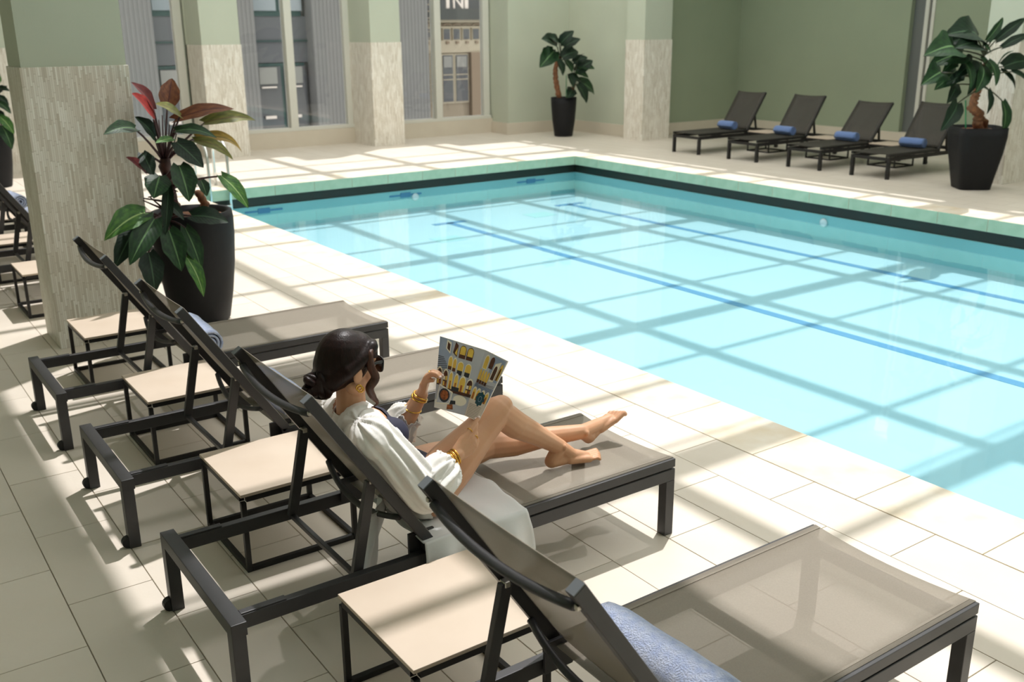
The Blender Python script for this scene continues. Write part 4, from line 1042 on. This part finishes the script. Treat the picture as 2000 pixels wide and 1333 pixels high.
# jewellery
def ring(c, ax, r, tr, name, wob=0):
    c, ax = V3(c), V3(ax).normalized(); a = ax.orthogonal().normalized(); b2 = ax.cross(a)
    pts = [c+(a*math.cos(t)+b2*math.sin(t))*r+ax*wob*math.sin(2*t) for t in [2*math.pi*j/36 for j in range(36)]]
    return pin(MB().tube(pts, tr, 8, closed=True).build(name, 'gold', pw, smooth=True))
for k, t in enumerate((.86, .905, .955)): ring(RE.lerp(RW, t), ra+V3((.1*k, 0, -.1)), .0275, (.0034, .0044, .0034)[k], 'bracelet', .002)
for k, t in enumerate((.70, .92, .97)): ring(LE.lerp(LW, t), la+V3((.15*(k-1), 0, .1)), .0275 if k else .031, (.0028, .0044, .0036)[k], 'bracelet', .002)
for k in range(2): ring(hp(-.002+.006*k, -.086, -.050-.006*k), HS+HD*.5, .0095, .0026, 'earring')
for ti in (0, 2): ring(fr_h[ti][0], fr_h[ti][1], .0094, .0020, 'finger_ring')
ring(fl_[1][0], fl_[1][1], .0094, .0020, 'finger_ring')
for (p, d) in tl_+tr_:
    e = MB(); ellip(e, p+V3(d)*.003+(V3((0, -.35, .8)).normalized())*.0045, (.006, .0055, .004), n=8, k=6); pin(e.build('fingernail', 'nail', pw, smooth=True))

# ------------------------------------------------------------------ magazine
MG = (mTL+mTR+mBL+mBR)/4
mg = empty('magazine', MG, 0, 'open magazine with a photo of a courtyard of lit arches held by the woman', 'magazine')
def quadpt(q, u, v):      # u left>right, v bottom>top
    bl, br, tr, tl = q; return bl*(1-u)*(1-v)+br*u*(1-v)+tr*u*v+tl*(1-u)*v
Lq = (mBL, mSB, mST, mTL); Rq = (mSB, mBR, mTR, mST)
def page_n(q):
    n_ = (q[1]-q[0]).cross(q[3]-q[0]).normalized()
    if n_.dot(V3((0, 0, CAMH))-q[0]) < 0: n_ = -n_
    return n_
def leafblock(q, th, name):
    n_ = page_n(q)
    b = MB(); top = [quadpt(q, i/8, j/2) for j in range(3) for i in range(9)]
    bot = [p-n_*th for p in top]; W = 9; fs = []
    for j in range(2):
        for i in range(8):
            a = j*W+i; fs.append((a, a+1, a+W+1, a+W)); a += 27; fs.append((a+W, a+W+1, a+1, a))
    for i in range(8): fs.append((i, 27+i, 28+i, i+1)); a = 2*W+i; fs.append((a+1, a+28, a+27, a))
    for j in range(2): a = j*W; fs.append((a+W, a+W+27, a+27, a)); a = j*W+8; fs.append((a, a+27, a+W+27, a+W))
    b.add(top+bot, fs); o = b.build(name, 'page_white', mg, smooth=False); o.matrix_parent_inverse = Matrix.Translation(-MG); return o
pgL = leafblock(Lq, .003, 'page'); pgR = leafblock(Rq, .006, 'page')
PMATS = ['page_blue', 'page_grey', 'page_tan', 'page_yellow', 'page_pale', 'page_brown', 'page_dark', 'page_orange', 'page_teal', 'page_text', 'page_white']
def printed(q, shapes, par):
    n_ = page_n(q); b = MB()
    for lay, (pts, m_) in enumerate(shapes):
        # each print is cut into strips that follow the bowed page
        us = [p[0] for p in pts]; P = [quadpt(q, u, v)+n_*(.0006+.00004*lay) for u, v in pts]
        b.add(P, [tuple(range(len(P)))], m_)
    o = b.build('printed_picture', PMATS, par); return o
def rect(u0, u1, v0, v1): return [(u0, v0), (u1, v0), (u1, v1), (u0, v1)]
def arch(u, v, w_, h, sk=0): return [(u, v), (u+w_, v+sk)]+[(u+w_/2+w_/2*math.cos(t), v+sk*(.5+.5*math.cos(t))+h*.62+h*.38*math.sin(t)) for t in [math.pi*j/8 for j in range(9)]]
def strips(u0, u1, v0, v1, m_, n=10): return [(rect(u0+(u1-u0)*i/n, u0+(u1-u0)*(i+1)/n, v0, v1), m_) for i in range(n)]
S = strips(0, 1, .0, 1, 1) + strips(0, .30, .58, 1.0, 0, 4) + [([(.0, .55), (.3, .60), (.62, .46), (.66, .62), (.3, .70), (0, .75)], 0)]
S += [([(.16, .86), (.27, .80), (.27, .96), (.17, .99)], 4), ([(.185, .865), (.25, .83), (.25, .93), (.19, .96)], 5)]
for k in range(9): S.append(([(0, .50+.028*k), (.30-.02*k, .565+.020*k), (.30-.02*k, .573+.020*k), (0, .51+.028*k)], 6))
S += [([(.33, .83), (.43, .78), (.43, .95), (.36, .99)], 5), ([(.37, .83), (.42, .80), (.42, .92)], 3)]
for u, v, w_ in ((.47, .78, .15), (.64, .78, .15)): S += [(arch(u, v, w_, .19), 5), (arch(u+.014, v+.055, w_-.028, .125), 3)]
for u, v, w_ in ((.26, .58, .09), (.37, .57, .08)): S += [(arch(u-.01, v, w_+.02, .20), 4), (arch(u, v, w_, .18), 3), (rect(u, u+w_, v, v+.05), 5)]
for u, v, w_ in ((.48, .54, .16), (.67, .54, .16)): S += [(arch(u, v, w_, .20), 4), (arch(u+.014, v+.06, w_-.028, .125), 3), (rect(u+.014, u+w_-.014, v, v+.065), 6)]
for i, (u, w_) in enumerate(((.0, .14), (.16, .14), (.32, .11), (.46, .12), (.60, .18), (.80, .17))):
    v = .33-.01*i; S += [(arch(u, v, w_, .26), 4), (arch(u+.012, v, w_-.024, .235), 5 if i in (0, 1, 5) else 3)]
    if i in (0, 1, 5): S += [(rect(u+.022, u+w_*.45, v+.02, v+.08), 3), (rect(u+w_*.55, u+w_-.022, v+.02, v+.08), 7), (rect(u+.022, u+w_*.45, v+.10, v+.15), 4), (rect(u+w_*.55, u+w_-.022, v+.10, v+.16), 3)]
    else: S += [(rect(u+w_*.35, u+w_*.65, v, v+.12), 7)]
S += strips(.3, 1, .27, .315, 5, 6)+strips(.44, .64, .30, .36, 6, 2)+strips(0, 1, 0, .12, 10, 6)+strips(.42, 1, .0, .2, 1, 5)
S += [([(.04, .06), (.46, .10), (.50, .28), (.10, .35)], 4), ([(.06, .08), (.44, .115), (.47, .265), (.115, .325)], 1), ([(.27+.16*math.cos(t), .205+.10*math.sin(t)) for t in [2*math.pi*j/16 for j in range(16)]], 6), ([(.27+.12*math.cos(t), .21+.07*math.sin(t)) for t in [2*math.pi*j/16 for j in range(16)]], 7)]
S += [([(.74+.20*math.cos(t), .19+.075*math.sin(t)) for t in [2*math.pi*j/18 for j in range(18)]], 4), ([(.40, .02), (.60, .04), (.56, .11), (.40, .09)], 7), ([(.46, .10), (.64, .12), (.62, .17), (.48, .16)], 6)]
printed(Lq, S, pgL)
T = strips(0, 1, 0, 1, 1, 6) + [([(0, .44), (.2, .75), (.25, .55), (0.05, .38)], 0), (rect(.45, .95, .62, .98), 0), ([(.0, .35), (1, .30), (1, .52), (.0, .48)], 0)]
for k in range(10): T.append(([(.05, .395+.012*k), (.95, .36+.022*k), (.95, .366+.022*k), (.05, .40+.012*k)], 6))
T += [(arch(.10, .74, .22, .22), 4), (arch(.13, .75, .16, .19), 3), (arch(.36, .78, .18, .18), 5), ([(.58, .60), (.80, .62), (.82, .94), (.60, .88)], 4), (arch(.62, .64, .15, .22), 5), (arch(.84, .66, .13, .26), 3), (arch(.86, .66, .07, .2), 5)]
for u in (.06, .19, .32, .45): T += [(arch(u, .52, .11, .21), 3), (rect(u, u+.11, .52, .57), 5)]
for u in (.02, .24, .48, .72): T += [(arch(u, .26, .22, .20), 4), (arch(u+.025, .26, .17, .17), 3), (arch(u+.06, .26, .09, .12), 7)]
T += strips(0, 1, 0, .27, 2, 4)
for k in range(9): T.append((rect(.10, .82, .02+.022*k, .027+.022*k), 9))
T += [([(.56+(.23+.022*math.cos(8*t))*math.cos(t), .315+(.105+.010*math.cos(8*t))*math.sin(t)) for t in [2*math.pi*j/48 for j in range(48)]], 8), ([(.56+.09*math.cos(t), .315+.045*math.sin(t)) for t in [2*math.pi*j/20 for j in range(20)]], 0), ([(.56+.075*math.cos(t), .315+.037*math.sin(t)) for t in [2*math.pi*j/20 for j in range(20)]], 8)]
printed(Rq, T, pgR)
